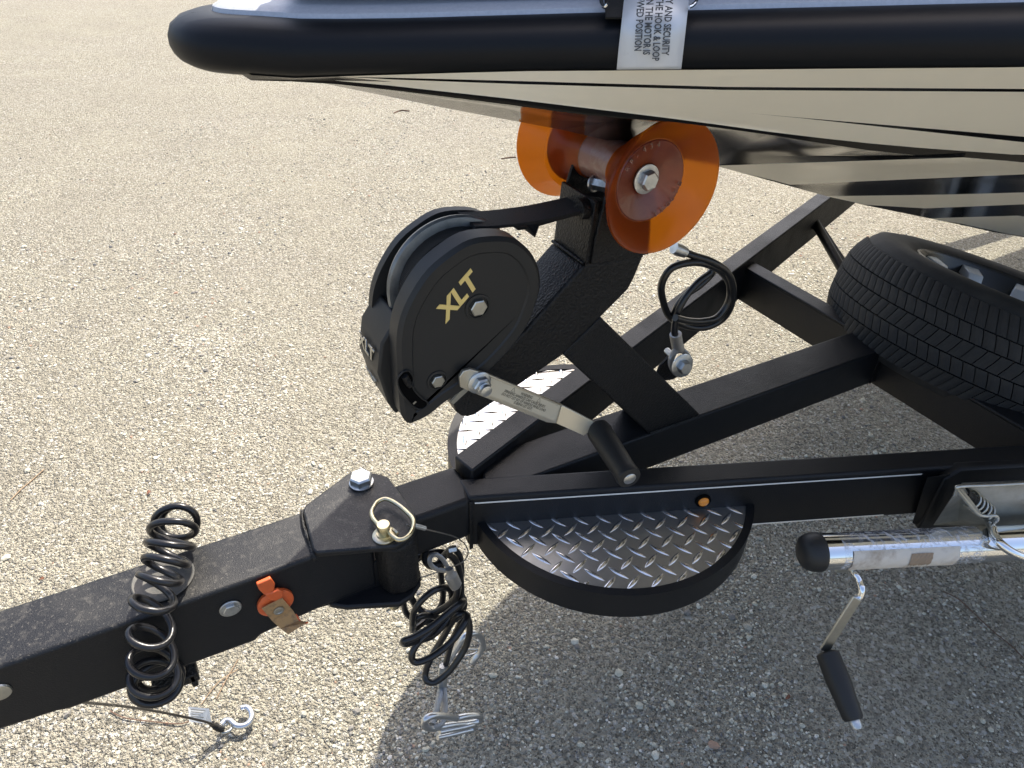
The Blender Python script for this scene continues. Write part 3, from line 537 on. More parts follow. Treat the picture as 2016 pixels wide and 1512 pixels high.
# ---------------------------------------------------------------- coiled cable on the tongue
CC = thing('coiled_cable', 'black coiled cable draped over the dusty front tongue', 'cable', (-.15, -.04, -.11))
spine = smooth_path([(-.110, .078, .022), (-.115, .058, .040), (-.121, .032, .046), (-.131, .004, .041), (-.142, -.022, .039), (-.156, -.050, .028), (-.169, -.073, -.006), (-.177, -.080, -.045), (-.183, -.074, -.082), (-.184, -.050, -.108), (-.182, -.030, -.122)], 24)
turns = 12.3; hel = []; m_ = len(spine); ns = 330
for i in range(ns + 1):
    s_ = i / ns; k = s_ * (m_ - 1); j = min(int(k), m_ - 2); c_ = spine[j].lerp(spine[j + 1], k - j); T = (spine[j + 1] - spine[j]).normalized()
    X_ = (Vector((1, 0, 0)) - T * T.x).normalized(); Y_ = T.cross(X_); ph = s_ * turns * 2 * math.pi + 1.2
    rr = .0250 + .0025 * math.sin(s_ * 9) ; lean = T * .015 * math.sin(ph + .8)
    hel.append(c_ + (X_ * math.cos(ph) + Y_ * math.sin(ph) * .86) * rr + lean)
G().tube(hel, .0045, 10).make('cable_coil', 'cable', CC, smooth=60)

# breakaway cable with hook at lower left
BK = thing('breakaway_cable', 'thin black cable lying from under the tongue to a galvanised S hook on the gravel', 'cable', (-.18, .1, -.55))
cable('cable_run', [(-0.2820,-0.0170,-0.1300),(-0.2820,-0.0000,-0.1600),(-0.2600,0.0640,-0.2900),(-0.2260,0.1030,-0.4000),(-0.1860,0.1160,-0.4800),(-0.1680,0.1170,-0.5150)], .0021, 'cable', BK, n=8, sub=6)
cable('crimp_sleeve', [(-0.1770,0.1220,-0.5050),(-0.1730,0.1200,-0.5150),(-0.1620,0.1140,-0.5270)], [.0045] * 4 + [.0060] * 4 + [.0045], 'cast', BK, n=8, sub=4)
cable('cable_eye', [(-0.1670,0.1230,-0.5330),(-0.1520,0.1260,-0.5330),(-0.1470,0.1190,-0.5330),(-0.1530,0.1120,-0.5330),(-0.1640,0.1130,-0.5330)], .0028, 'galv', BK, n=8, sub=5, closed=True)
cable('s_hook', [(-0.1640,0.1280,-0.5300),(-0.1560,0.1320,-0.5300),(-0.1480,0.1270,-0.5300),(-0.1420,0.1150,-0.5300),(-0.1320,0.1080,-0.5300),(-0.1210,0.1080,-0.5300),(-0.1130,0.1160,-0.5300),(-0.1120,0.1290,-0.5300),(-0.1170,0.1400,-0.5300),(-0.1260,0.1430,-0.5300)], .0056, 'hook_zinc', BK, n=10, sub=6)
tg = [(-0.2040,0.1490,-0.4700),(-0.1730,0.1340,-0.4780),(-0.1760,0.1210,-0.5050),(-0.1870,0.1240,-0.5000),(-0.2090,0.1330,-0.4900)]
G().prism(tg, (0, -.0004, .0006)).make('paper_tag', 'white', BK)
for k in range(5):
    a = V(tg[0]).lerp(V(tg[4]), .16 + .15 * k); bb = V(tg[1]).lerp(V(tg[3]), .16 + .15 * k); n_ = Vector((0, -.0008, .0012))
    G().prism([a.lerp(bb, .12) + n_, a.lerp(bb, .85 - .1 * (k % 3)) + n_, a.lerp(bb, .85 - .1 * (k % 3)) + n_ + Vector((0, -.0006, -.0008)), a.lerp(bb, .12) + n_ + Vector((0, -.0006, -.0008))], (0, -.0001, .0002)).make('printed_line', 'ink_soft', BK)

# orange plug cover with strap
OC = thing('orange_cap', 'round orange rubber plug cover with tan webbing tab on the tongue side', 'plug cover', (-.03, -.05, -.1))
oc = V((-0.0270,-0.0470,-0.0520))
G().lathe(oc + Vector((0, .004, 0)), (0, -1, 0), [(.0225, 0), (.0232, .001), (.0232, .0055), (.0218, .0065), (.010, .007)], 40).make('cap_disc', 'orange', OC, smooth=40)
G().prism([(-0.0430,-0.0520,-0.0010),(-0.0250,-0.0520,0.0010),(-0.0220,-0.0520,-0.0130),(-0.0240,-0.0520,-0.0200),(-0.0290,-0.0520,-0.0270),(-0.0380,-0.0520,-0.0240),(-0.0420,-0.0520,-0.0120)], (0, .006, 0)).make('pull_tab', 'orange', OC, bevel=.0015)
G().prism([(-0.0380,-0.0530,-0.0210),(-0.0290,-0.0530,-0.0240),(-0.0200,-0.0530,-0.0230),(-0.0140,-0.0530,-0.0310),(-0.0200,-0.0530,-0.0530),(-0.0340,-0.0530,-0.0350)], (0, .006, 0)).make('tab_neck', 'orange', OC, bevel=.002)
G().prism([(-0.0450,-0.0540,-0.0450),(-0.0180,-0.0540,-0.0400),(-0.0090,-0.0540,-0.0730),(-0.0370,-0.0540,-0.0770)], (0, .0012, 0)).make('strap_upper', 'tan', OC)
G().prism([(-0.0370,-0.0540,-0.0770),(-0.0090,-0.0540,-0.0730),(-0.0050,-0.0600,-0.0890),(-0.0300,-0.0600,-0.0900)], (0, .0012, 0)).make('strap_middle', 'tan', OC)
G().prism([(-0.0300,-0.0600,-0.0900),(-0.0050,-0.0600,-0.0890),(0.0030,-0.0700,-0.0860),(-0.0230,-0.0700,-0.0950)], (0, .0012, 0)).make('strap_lower', 'tan', OC)
cable('strap_edge', [(-0.0070,-0.0550,-0.0800),(-0.0040,-0.0600,-0.0890),(-0.0010,-0.0650,-0.0910),(0.0040,-0.0710,-0.0850)], .0013, 'orange', OC, n=6, sub=4)
G().lathe((-0.0260,-0.0550,-0.0600), (0, -1, 0), [(.0070, 0), (.0068, .0010), (.0045, .0014), (.004, .0006)], 24).make('eyelet', 'galv', OC, smooth=50)

# ---------------------------------------------------------------- safety cables hanging under the hinge
SC = thing('safety_cable', 'looped black safety cables with crimped ends and hooks hanging below the hinge', 'safety cable', (.2, 0, -.5))
cable('cable_loop', [(0.2310,-0.0550,-0.1580),(0.2280,-0.0500,-0.1920),(0.2130,-0.0400,-0.2200),(0.1920,-0.0250,-0.2410),(0.1780,-0.0100,-0.2350),(0.1700,-0.0000,-0.2050),(0.1690,0.0000,-0.1620),(0.1800,-0.0050,-0.1280),(0.2040,-0.0100,-0.1170),(0.2310,-0.0150,-0.1270),(0.2460,-0.0200,-0.1560),(0.2490,-0.0250,-0.2000),(0.2440,-0.0300,-0.2440),(0.2350,-0.0300,-0.2670)], .0056, 'cable', SC, n=10)
cable('cable_loop', [(0.2440,-0.0100,-0.1270),(0.2550,-0.0100,-0.1520),(0.2590,-0.0050,-0.2020),(0.2570,0.0000,-0.2470),(0.2670,0.0050,-0.2850),(0.2670,0.0050,-0.3080),(0.2540,0.0000,-0.3230),(0.2280,-0.0100,-0.3020),(0.1940,-0.0300,-0.2420),(0.1680,-0.0350,-0.2240),(0.1600,-0.0300,-0.2520),(0.1650,-0.0200,-0.2730),(0.1900,-0.0100,-0.2770),(0.2180,-0.0050,-0.2660),(0.2270,0.0000,-0.2420),(0.2250,0.0000,-0.1890),(0.2280,0.0000,-0.1530)], .0052, 'cable', SC, n=10)
cable('cable_loop', [(0.1610,0.0100,-0.2270),(0.1640,0.0100,-0.2640),(0.1790,0.0000,-0.2830),(0.2020,-0.0100,-0.2880),(0.2280,-0.0200,-0.2670),(0.2300,-0.0300,-0.2300),(0.2220,-0.0400,-0.1790),(0.1980,-0.0450,-0.1600),(0.1740,-0.0450,-0.1720),(0.1600,-0.0450,-0.1930),(0.1570,-0.0400,-0.2270)], .0052, 'cable', SC, n=10)
cable('cable_loop', [(0.1310,-0.0750,-0.2080),(0.1460,-0.0780,-0.2050),(0.1750,-0.0800,-0.1950),(0.2050,-0.0780,-0.1810),(0.2280,-0.0720,-0.1790),(0.2360,-0.0600,-0.1970),(0.2360,-0.0450,-0.2280),(0.2160,-0.0400,-0.2570),(0.1840,-0.0500,-0.2640),(0.1540,-0.0600,-0.2430),(0.1350,-0.0680,-0.2270)], .0058, 'cable', SC, n=10, closed=True)
cable('cable_loop', [(0.2050,-0.0500,-0.2280),(0.1830,-0.0550,-0.2410),(0.1600,-0.0600,-0.2480),(0.1450,-0.0650,-0.2620),(0.1430,-0.0700,-0.2740),(0.1520,-0.0750,-0.2780),(0.1770,-0.0800,-0.2700),(0.2070,-0.0800,-0.2530),(0.2290,-0.0750,-0.2340),(0.2410,-0.0650,-0.2310),(0.2400,-0.0550,-0.2350),(0.2300,-0.0500,-0.2400),(0.2180,-0.0450,-0.2650),(0.2070,-0.0400,-0.2980),(0.1950,-0.0400,-0.3180),(0.1800,-0.0450,-0.3350),(0.1690,-0.0500,-0.3580),(0.1670,-0.0580,-0.3670),(0.1790,-0.0640,-0.3720),(0.2000,-0.0680,-0.3570),(0.2190,-0.0680,-0.3350),(0.2380,-0.0640,-0.3100),(0.2480,-0.0580,-0.2800),(0.2490,-0.0500,-0.2600)], .0056, 'cable', SC, n=10)
cable('cable_loop', [(0.2490,-0.0500,-0.2600),(0.2390,-0.0450,-0.2710),(0.2280,-0.0400,-0.3040),(0.2200,-0.0380,-0.3370),(0.2130,-0.0380,-0.3690),(0.2080,-0.0400,-0.3870)], .0054, 'cable', SC, n=10)
G().tube(smooth_path([(0.2170,-0.0560,-0.1100),(0.2190,-0.0560,-0.1260),(0.2260,-0.0560,-0.1520),(0.2280,-0.0560,-0.1570)], 4), [.006] * 4 + [.0105] * 4 + [.0098] * 4 + [.0075], 10, flat=.7, up=(0, 1, 0)).make('crimp_sleeve', 'wire', SC, smooth=35)
cable('bare_loop', [(0.2190,-0.0500,-0.1210),(0.2130,-0.0500,-0.1010),(0.2070,-0.0500,-0.0860),(0.1990,-0.0500,-0.0750),(0.1930,-0.0500,-0.0740),(0.1890,-0.0500,-0.0830),(0.1930,-0.0500,-0.0990),(0.2040,-0.0500,-0.1120),(0.2160,-0.0500,-0.1210)], .0036, 'wire', SC, n=8)
cable('anchor_shackle', [(0.1950,-0.0200,-0.0930),(0.1890,-0.0300,-0.0980),(0.1920,-0.0400,-0.1050),(0.2030,-0.0450,-0.1060),(0.2160,-0.0350,-0.1070),(0.2350,-0.0150,-0.1220)], .0060, 'cast', SC, n=8)
bolt(SC, (0.2280,-0.0300,-0.1010), (1, -.3, .1), .0055, .012, name='shackle_bolt')
G().tube(smooth_path([(0.2060,-0.0400,-0.3770),(0.2030,-0.0400,-0.4060),(0.2010,-0.0400,-0.4460)], 4), .0085, 10, flat=.7, up=(0, 1, 0)).make('crimp_sleeve', 'zinc', SC, smooth=35)
for dx_ in [[(0.1980,-0.0400,-0.4430),(0.1830,-0.0650,-0.4320),(0.1670,-0.0850,-0.4360),(0.1580,-0.0950,-0.4370)], [(0.2020,-0.0440,-0.4410),(0.1940,-0.0650,-0.4410),(0.1850,-0.0850,-0.4430),(0.1720,-0.1000,-0.4420),(0.1600,-0.1000,-0.4410)]]:
    cable('bare_wire', dx_, .0056, 'wire', SC, n=8)
HK = thing('snap_hook', 'galvanised flat snap hook hanging lowest at the end of the safety cables', 'hook', (.22, -.04, -.5))
cable('hook_wire', [(0.2020,-0.1000,-0.4480),(0.1820,-0.1000,-0.4240),(0.1590,-0.1000,-0.4030),(0.1460,-0.1000,-0.4030),(0.1430,-0.1000,-0.4200),(0.1520,-0.1000,-0.4370),(0.1680,-0.1000,-0.4480),(0.1920,-0.1000,-0.4610),(0.2210,-0.1000,-0.4810),(0.2410,-0.1000,-0.4910),(0.2470,-0.1000,-0.4840),(0.2410,-0.1000,-0.4720),(0.2200,-0.1000,-0.4560),(0.2040,-0.1000,-0.4480)], .0058, 'hook_zinc', HK, n=10)
cable('hook_gate', [(0.1630,-0.1050,-0.4690),(0.1850,-0.1050,-0.4800),(0.2140,-0.1050,-0.4930),(0.2290,-0.1050,-0.5000),(0.2330,-0.1050,-0.4930),(0.2270,-0.1050,-0.4840),(0.2040,-0.1050,-0.4730),(0.1850,-0.1050,-0.4630),(0.1670,-0.1050,-0.4540)], .0046, 'hook_zinc', HK, n=10)
H2 = thing('s_hook', 'galvanised round S hook behind the lower cable loops', 'hook', (.27, -.03, -.45))
cable('hook_wire', [(0.2300,-0.0050,-0.4280),(0.2430,-0.0050,-0.4050),(0.2600,-0.0050,-0.3790),(0.2730,-0.0050,-0.3760),(0.2860,-0.0050,-0.3850),(0.2960,-0.0050,-0.4060),(0.2990,-0.0050,-0.4280),(0.2930,-0.0050,-0.4470),(0.2830,-0.0050,-0.4590),(0.2770,-0.0050,-0.4680)], .0060, 'hook_zinc', H2, n=10)
cable('latch_wire', [(0.2690,-0.0050,-0.4200),(0.2880,-0.0050,-0.4350),(0.2810,-0.0050,-0.4420),(0.2620,-0.0050,-0.4360)], .0012, 'hook_zinc', H2, n=6)

# rear safety cable loop beside the brace
RL = thing('loop_cable', 'single looped black safety cable bolted beside the brace behind the amber roller', 'cable', (.65, 0, .09))
cable('cable_loop', [(0.6310,0.0100,0.2930),(0.6460,0.0000,0.2870),(0.6700,-0.0100,0.2780),(0.7010,-0.0150,0.2570),(0.7220,-0.0150,0.2260),(0.7340,-0.0100,0.1890),(0.7310,0.0000,0.1570),(0.7050,0.0100,0.1440),(0.6690,0.0200,0.1530),(0.6360,0.0200,0.1780),(0.6120,0.0150,0.2150),(0.6000,0.0100,0.2460),(0.6070,0.0050,0.2720),(0.6300,0.0000,0.2790),(0.6600,-0.0050,0.2750),(0.6950,-0.0100,0.2560),(0.7200,-0.0100,0.2270),(0.7260,-0.0100,0.1960),(0.7090,-0.0100,0.1730),(0.6810,-0.0100,0.1730),(0.6480,-0.0100,0.1820),(0.6200,-0.0100,0.1950)], .0056, 'cable', RL, n=10)
cable('cable_loop', [(0.6410,-0.0000,0.1450),(0.6330,0.0000,0.1640),(0.6320,-0.0000,0.1930),(0.6430,0.0000,0.2200),(0.6630,0.0000,0.2410),(0.6830,0.0000,0.2510),(0.6890,0.0000,0.2560),(0.6970,0.0100,0.2420),(0.6800,0.0120,0.2260),(0.6580,0.0140,0.2140),(0.6440,0.0140,0.1990),(0.6390,0.0140,0.1810)], .0054, 'cable', RL, n=10)
G().tube([(0.6130,0.0120,0.3020),(0.6230,0.0100,0.2970),(0.6330,0.0080,0.2920)], [.009, .0095, .008], 10).make('crimp_sleeve', 'zinc', RL, smooth=40)
G().tube([(0.6370,0.0000,0.1560),(0.6390,0.0000,0.1490),(0.6490,0.0000,0.1240)], [.0095, .0098, .0098], 12).make('crimp_sleeve', 'steel', RL, smooth=40)
cable('bare_eye', [(0.6400,-0.0040,0.1280),(0.6340,-0.0040,0.1140),(0.6380,-0.0040,0.0960),(0.6540,-0.0040,0.0770),(0.6720,-0.0040,0.0740),(0.6770,-0.0040,0.0880),(0.6690,-0.0040,0.1070),(0.6540,-0.0040,0.1230)], .0050, 'wire', RL, n=8)
bolt(RL, (0.6470,-0.0160,0.1040), (-.12, -1, .1), .0115, .012, .0200, name='anchor_bolt')
G().tube([(0.6580,0.0350,0.0990),(0.6570,0.0200,0.0980)], .0055, 8).make('bolt_shank', 'zinc', RL, smooth=40)
G().prism([(0.6220,0.0120,0.0600),(0.6290,0.0120,0.0890),(0.6450,0.0120,0.1040),(0.6610,0.0120,0.0850),(0.6780,0.0120,0.0570),(0.6630,0.0120,0.0520)], (0, .005, 0)).make('anchor_tab', 'cast', RL, bevel=.001)

# ---------------------------------------------------------------- swing jack
JK = thing('trailer_jack', 'chrome swing jack folded along the near frame rail with black end cap and crank', 'jack', (.9, -.35, -.3))
JO = .112
j0 = V([0.676, -0.322, -0.04]); j1 = V([0.979, -0.443, -0.053]); jd = (j1 - j0).normalized(); je = j0 + jd * 1.1; JR = .0262
G().tube([j0 - jd * .004, je], JR, 40).make('jack_tube', 'chrome', JK, smooth=40)
G().lathe(j0, -jd, [(.0275, 0), (.0280, .0015), (.0280, .006), (.0268, .014), (.0235, .022), (.016, .027), (.005, .0285)], 40).make('end_cap', 'plastic', JK, smooth=50)
# paper label: a curled sheet round the lower front of the tube
def curl(s0, s1, a0_, a1_, rad, name, m, jag=0):
    Up = Vector((0, 0, 1)) - jd * jd.z; Up.normalize(); Sd = jd.cross(Up); Sd = -Sd if Sd.y > 0 else Sd
    vs = []; n_ = 26; mm_ = 30
    for i in range(mm_ + 1):
        for k in range(n_ + 1):
            aa = a0_ + (a1_ - a0_) * k / n_ + (jag * .12 * math.sin(i * 1.7) if k == n_ else 0); s_ = s0 + (s1 - s0) * i / mm_
            rr = rad + .0004 * math.sin(i * 1.1 + k * .6)
            vs.append(j0 + jd * s_ + (Up * math.cos(aa) + Sd * math.sin(aa)) * rr)
    fs = [(i * (n_ + 1) + k, i * (n_ + 1) + k + 1, (i + 1) * (n_ + 1) + k + 1, (i + 1) * (n_ + 1) + k) for i in range(mm_) for k in range(n_)]
    return mesh(name, vs, fs, m, JK, smooth=60)
curl(.036, .200, .74, 2.35, JR + .0011, 'paper_label', 'paper')
curl(.123, .157, 1.0, 1.75, JR + .0022, 'torn_patch', 'torn', 1)
m = mat('film', (.75, .76, .78), .3); t = m.node_tree; b = t.nodes['Principled BSDF']
_w = t.nodes.new('ShaderNodeTexNoise'); _w.inputs['Scale'].default_value = 90; _w.inputs['Detail'].default_value = 6; _w.inputs['Distortion'].default_value = 1.5
_mp = t.nodes.new('ShaderNodeMapping'); _mp.inputs['Scale'].default_value = (1, .25, 2.2); _mp.inputs['Rotation'].default_value = (0, .7, .5); t.links.new(t.nodes.new('ShaderNodeTexCoord').outputs['Object'], _mp.inputs[0]); t.links.new(_mp.outputs[0], _w.inputs['Vector'])
_r = t.nodes.new('ShaderNodeMapRange'); _r.inputs[1].default_value = .48; _r.inputs[2].default_value = .68; _r.inputs[3].default_value = .06; _r.inputs[4].default_value = .62; t.links.new(_w.outputs[0], _r.inputs[0]); t.links.new(_r.outputs[0], b.inputs['Alpha'])
curl(.024, .245, -1.1, 2.5, JR + .0004, 'plastic_wrap', 'film')
# eye, arm and grip of the crank
ja = [(0.7080,-0.3490,-0.0680),(0.7070,-0.3540,-0.0640)]
G().box(j0 + jd * .045 + Vector((0, -.002, -.029)), jd * .014, nn * .010, (0, 0, .006)).make('crank_bracket', 'galv', JK, bevel=.001)
cable('crank_eye', [(0.7250,-0.3510,-0.0760),(0.7210,-0.3600,-0.0720),(0.7200,-0.3700,-0.0770),(0.7160,-0.3790,-0.0810),(0.7130,-0.3830,-0.0910),(0.7080,-0.3810,-0.0950)], .0050, 'chrome', JK, n=10)
arm = [(0.6970,-0.3800,-0.0830),(0.7080,-0.3870,-0.0910),(0.6780,-0.3910,-0.1920),(0.6660,-0.3840,-0.1830)]
G().prism(arm, nn * .003).make('crank_arm', 'galv', JK, bevel=.0008)
g0, g1 = V([0.675, -0.391, -0.188]), V([0.652, -0.474, -0.226])
gd = (g1 - g0); gl_ = gd.length; gd.normalize()
G().lathe(g0, gd, [(.010, 0), (.0165, .003), (.0170, .012), (.0175, gl_ * .45), (.0155, gl_ * .72), (.0145, gl_ - .004), (.012, gl_)], 24).make('crank_grip', 'plastic', JK, smooth=40)
G().lathe(g1, gd, [(.0080, 0), (.0085, .003), (.0085, .010), (.0070, .012)], 20).make('grip_rivet', 'zinc', JK, smooth=40)
# galvanised pivot bracket
bk = [(0.8860,-0.3660,0.0310),(0.8870,-0.3670,0.0350),(0.9900,-0.4080,0.0340),(1.0460,-0.4300,-0.0360),(1.0690,-0.4390,-0.0830),(1.0100,-0.4160,-0.0860),(0.9730,-0.4010,-0.0750),(0.9580,-0.3950,-0.0490),(0.9400,-0.3880,-0.0330)]
G().prism(bk, -nn * .004).make('pivot_bracket', 'galv', JK, bevel=.002)
fr = [(0.8800,-0.3670,0.0300),(0.8800,-0.3670,0.0390),(0.9370,-0.3900,-0.0260),(0.9600,-0.3990,-0.0280),(0.9690,-0.4030,-0.0400),(0.9620,-0.4000,-0.0480),(0.9370,-0.3900,-0.0340)]
G().prism([(0.8470,-0.3780,0.0580),(0.8510,-0.3790,0.0620),(0.9030,-0.4000,0.0010),(0.9270,-0.4100,-0.0040),(0.9370,-0.4130,-0.0310),(0.8380,-0.3740,-0.0210)][0:2] + [(0.9630,-0.3810,-0.0480),(0.8980,-0.3550,-0.0620)], dn * .004).make('bracket_flange', 'galv', JK)
mesh('bracket_side', [V(q) for q in [(0.8490,-0.3790,0.0580),(0.9020,-0.3990,0.0010),(0.9280,-0.4100,-0.0050),(0.9300,-0.4110,-0.0260),(0.9550,-0.3350,-0.1100),(0.9590,-0.3360,-0.0480)]] + [V(q) + dn * .005 for q in [(0.8490,-0.3790,0.0580),(0.9020,-0.3990,0.0010),(0.9280,-0.4100,-0.0050),(0.9300,-0.4110,-0.0260),(0.9550,-0.3350,-0.1100),(0.9590,-0.3360,-0.0480)]], [(0, 1, 2, 3, 4, 5), (11, 10, 9, 8, 7, 6)] + [(i, (i + 1) % 6, (i + 1) % 6 + 6, i + 6) for i in range(6)], 'galv', JK, smooth=30)
mesh('bracket_top', [V(q) for q in [(0.8490,-0.3780,0.0600),(0.9730,-0.4280,0.0580),(1.0840,-0.3970,-0.0100),(0.9500,-0.3430,-0.0050)]], [(0, 1, 2, 3)], 'galv', JK)
cable('bracket_lip', [(0.8490,-0.3780,0.0450),(0.8460,-0.3780,0.0570),(0.8480,-0.3790,0.0630),(0.8980,-0.3990,0.0610),(0.9710,-0.4280,0.0600)], .0026, 'galv', JK, n=8)
cable('bracket_lip', [(0.8460,-0.3780,0.0570),(0.8720,-0.3890,0.0290),(0.8970,-0.3990,0.0040),(0.9110,-0.4040,-0.0020),(0.9240,-0.4100,-0.0020),(0.9320,-0.4130,-0.0100),(0.9320,-0.4120,-0.0190)], .0026, 'galv', JK, n=8)
G().tube([(0.8810,-0.3750,0.0330),(0.9430,-0.4000,-0.0210)], .0085, 12).make('plunger_pin', 'cast', JK, smooth=40)
sp = []
q0_, q1_ = V([0.893, -0.382, 0.022]), V([0.933, -0.398, -0.012]); T = (q1_ - q0_).normalized(); X_ = T.orthogonal().normalized(); Y_ = T.cross(X_)
for i in range(91): sp.append(q0_.lerp(q1_, i / 90) + (X_ * math.cos(i * .35) + Y_ * math.sin(i * .35)) * .0125)
G().tube(sp, .0017, 8).make('plunger_spring', 'galv', JK, smooth=60)
cable('pull_handle', [(0.9250,-0.4090,-0.0190),(0.9150,-0.4180,-0.0160),(0.9060,-0.4280,-0.0180),(0.9010,-0.4420,-0.0190),(0.9100,-0.4570,-0.0260),(0.9360,-0.4730,-0.0390)], .0062, 'chrome', JK, n=12)

# ---------------------------------------------------------------- spare wheel
SW = thing('spare_wheel', 'spare tyre lying tilted behind the cross member with a pale tabbed wheel', 'spare wheel', (1.49, -.077, -.06))
TC = V((1.49, -.077, .077)); TN = V((.306, .002, 1)).normalized(); tx = (V((0, 1, 0)) - TN * TN.y).normalized(); ty = TN.cross(tx)
def wp(r_, a, z): return TC + (tx * math.cos(a) + ty * math.sin(a)) * r_ + TN * z
prof = [(.205, -.012), (.222, -.002), (.235, .003), (.27, .006), (.292, .001), (.303, -.010), (.311, -.026), (.3185, -.045), (.3210, -.075), (.3220, -.100), (.3210, -.125), (.3185, -.155), (.311, -.176), (.300, -.195), (.27, -.205), (.235, -.203), (.21, -.190), (.205, -.180)]
NT = 120
TY = mesh('tyre', [wp(r_, 2 * math.pi * k / NT, z) for r_, z in prof for k in range(NT)], [(i * NT + k, i * NT + (k + 1) % NT, (i + 1) * NT + (k + 1) % NT, (i + 1) * NT + k) for i in range(len(prof) - 1) for k in range(NT)], 'tyre', SW, smooth=60)
# tread blocks, each one its own piece sharing five meshes
def tread_mesh(z0, z1, w_, shear, rfun):
    vs = []
    for (zz) in (z0, (z0 + z1) / 2, z1):
        for s_ in (-1, -.3, .3, 1):
            a = s_ * w_ / 2 + shear * (zz - z0) / (z1 - z0) + (.007 * math.sin(6 * (zz - z0) / (z1 - z0)) if abs(s_) == 1 else 0)
            for top in (0, 1):
                q = rfun(zz) + (.0048 if top else -.008) - (.0012 if top and (abs(s_) == 1) else 0); vs.append(Vector((q * math.cos(a), q * math.sin(a), zz)))
    fs = []
    I = lambda i, j, t_: i * 8 + j * 2 + t_
    for i in range(2):
        for j in range(3): fs.append((I(i, j, 1), I(i, j + 1, 1), I(i + 1, j + 1, 1), I(i + 1, j, 1)))
        fs.append((I(i, 0, 0), I(i, 0, 1), I(i + 1, 0, 1), I(i + 1, 0, 0))); fs.append((I(i, 3, 1), I(i, 3, 0), I(i + 1, 3, 0), I(i + 1, 3, 1)))
    for j in range(3):
        fs.append((I(0, j, 0), I(0, j + 1, 0), I(0, j + 1, 1), I(0, j, 1))); fs.append((I(2, j, 1), I(2, j + 1, 1), I(2, j + 1, 0), I(2, j, 0)))
    me = bpy.data.meshes.new('tread_block'); me.from_pydata(vs, [], fs); me.materials.append(MATS['tyre'])
    bm = bmesh.new(); bm.from_mesh(me); bmesh.ops.recalc_face_normals(bm, faces=bm.faces); bm.to_mesh(me); bm.free(); return me
rz = lambda z: float(np.interp(-z, [.010, .026, .045, .075, .1, .125, .155, .176], [.304, .3145, .3235, .3265, .3275, .3265, .3235, .3145]))
rows = [(-.014, -.0515, .058, .05, 118), (-.0540, -.0805, .070, .035, 100), (-.0830, -.1140, .074, -.03, 98), (-.1165, -.1440, .070, .035, 100), (-.1465, -.180, .058, -.05, 118)]
Mx = Matrix((( tx.x, ty.x, TN.x, 0), (tx.y, ty.y, TN.y, 0), (tx.z, ty.z, TN.z, 0), (0, 0, 0, 1)))
for ri, (z0, z1, w_, sh, cnt) in enumerate(rows):
    w_ = 2 * math.pi / cnt * .91; me = tread_mesh(z0, z1, w_, sh, rz)
    for k in range(cnt):
        a = 2 * math.pi * (k + (ri % 2) * .5) / cnt; q = wp(.33, a, -.05)
        # only the side that faces the open front of the wheel carries separately built blocks
        if (q - TC).x > .10 or (q - TC).y > .29: continue
        o = link('tread_block', me, TY); o.matrix_local = Matrix.Translation(TC + Vector((0, 0, ZF)) - SW.location) @ Mx @ Matrix.Rotation(a, 4, 'Z')
rp = [(.206, -.010), (.208, -.004), (.203, -.003), (.198, -.010), (.195, -.040), (.182, -.060), (.180, -.135), (.150, -.140), (.060, -.130), (.058, -.128)]
mesh('wheel_rim', [wp(r_, 2 * math.pi * k / 64, z) for r_, z in rp for k in range(64)], [(i * 64 + k, i * 64 + (k + 1) % 64, (i + 1) * 64 + (k + 1) % 64, (i + 1) * 64 + k) for i in range(len(rp) - 1) for k in range(64)] + [tuple((len(rp) - 1) * 64 + k for k in range(64))], 'rim_black', SW, smooth=40)
def spoke(a, m, lab):
    T2 = (tx * -math.sin(a) + ty * math.cos(a))
    vs = [wp(.196, a, -.014) - T2 * .020, wp(.196, a, -.014) + T2 * .020, wp(.160, a, -.022) + T2 * .017, wp(.160, a, -.022) - T2 * .017, wp(.130, a, -.075) + T2 * .014, wp(.130, a, -.075) - T2 * .014]
    d_ = TN * -.02; return mesh('wheel_spoke', vs + [v + d_ for v in vs], [(0, 1, 2, 3), (3, 2, 4, 5), (7, 6, 9, 8), (8, 9, 11, 10), (0, 3, 9, 6), (3, 5, 11, 9), (1, 7, 8, 2), (2, 8, 10, 4), (5, 4, 10, 11), (0, 6, 7, 1)], m, SW, bevel=.002)
for k in range(10): spoke(math.radians(325 + 36 * k), 'wheel_pale', '')
G().lathe(TC - TN * .09, TN, [(.075, 0), (.072, .02), (.035, .03), (.030, .05), (.012, .055)], 32).make('hub_cap', 'silver', SW, smooth=40)
G().tube([(1.62, .56, -.03), (1.55, .36, -.10)], .012, 10).make('carrier_arm', 'powder', TR, smooth=40)
G().prism([(1.60, .56, -.02), (1.64, .575, -.02), (1.60, .33, -.13), (1.565, .33, -.13)], (0, 0, -.012)).make('carrier_strut', 'powder', TR, bevel=.002)

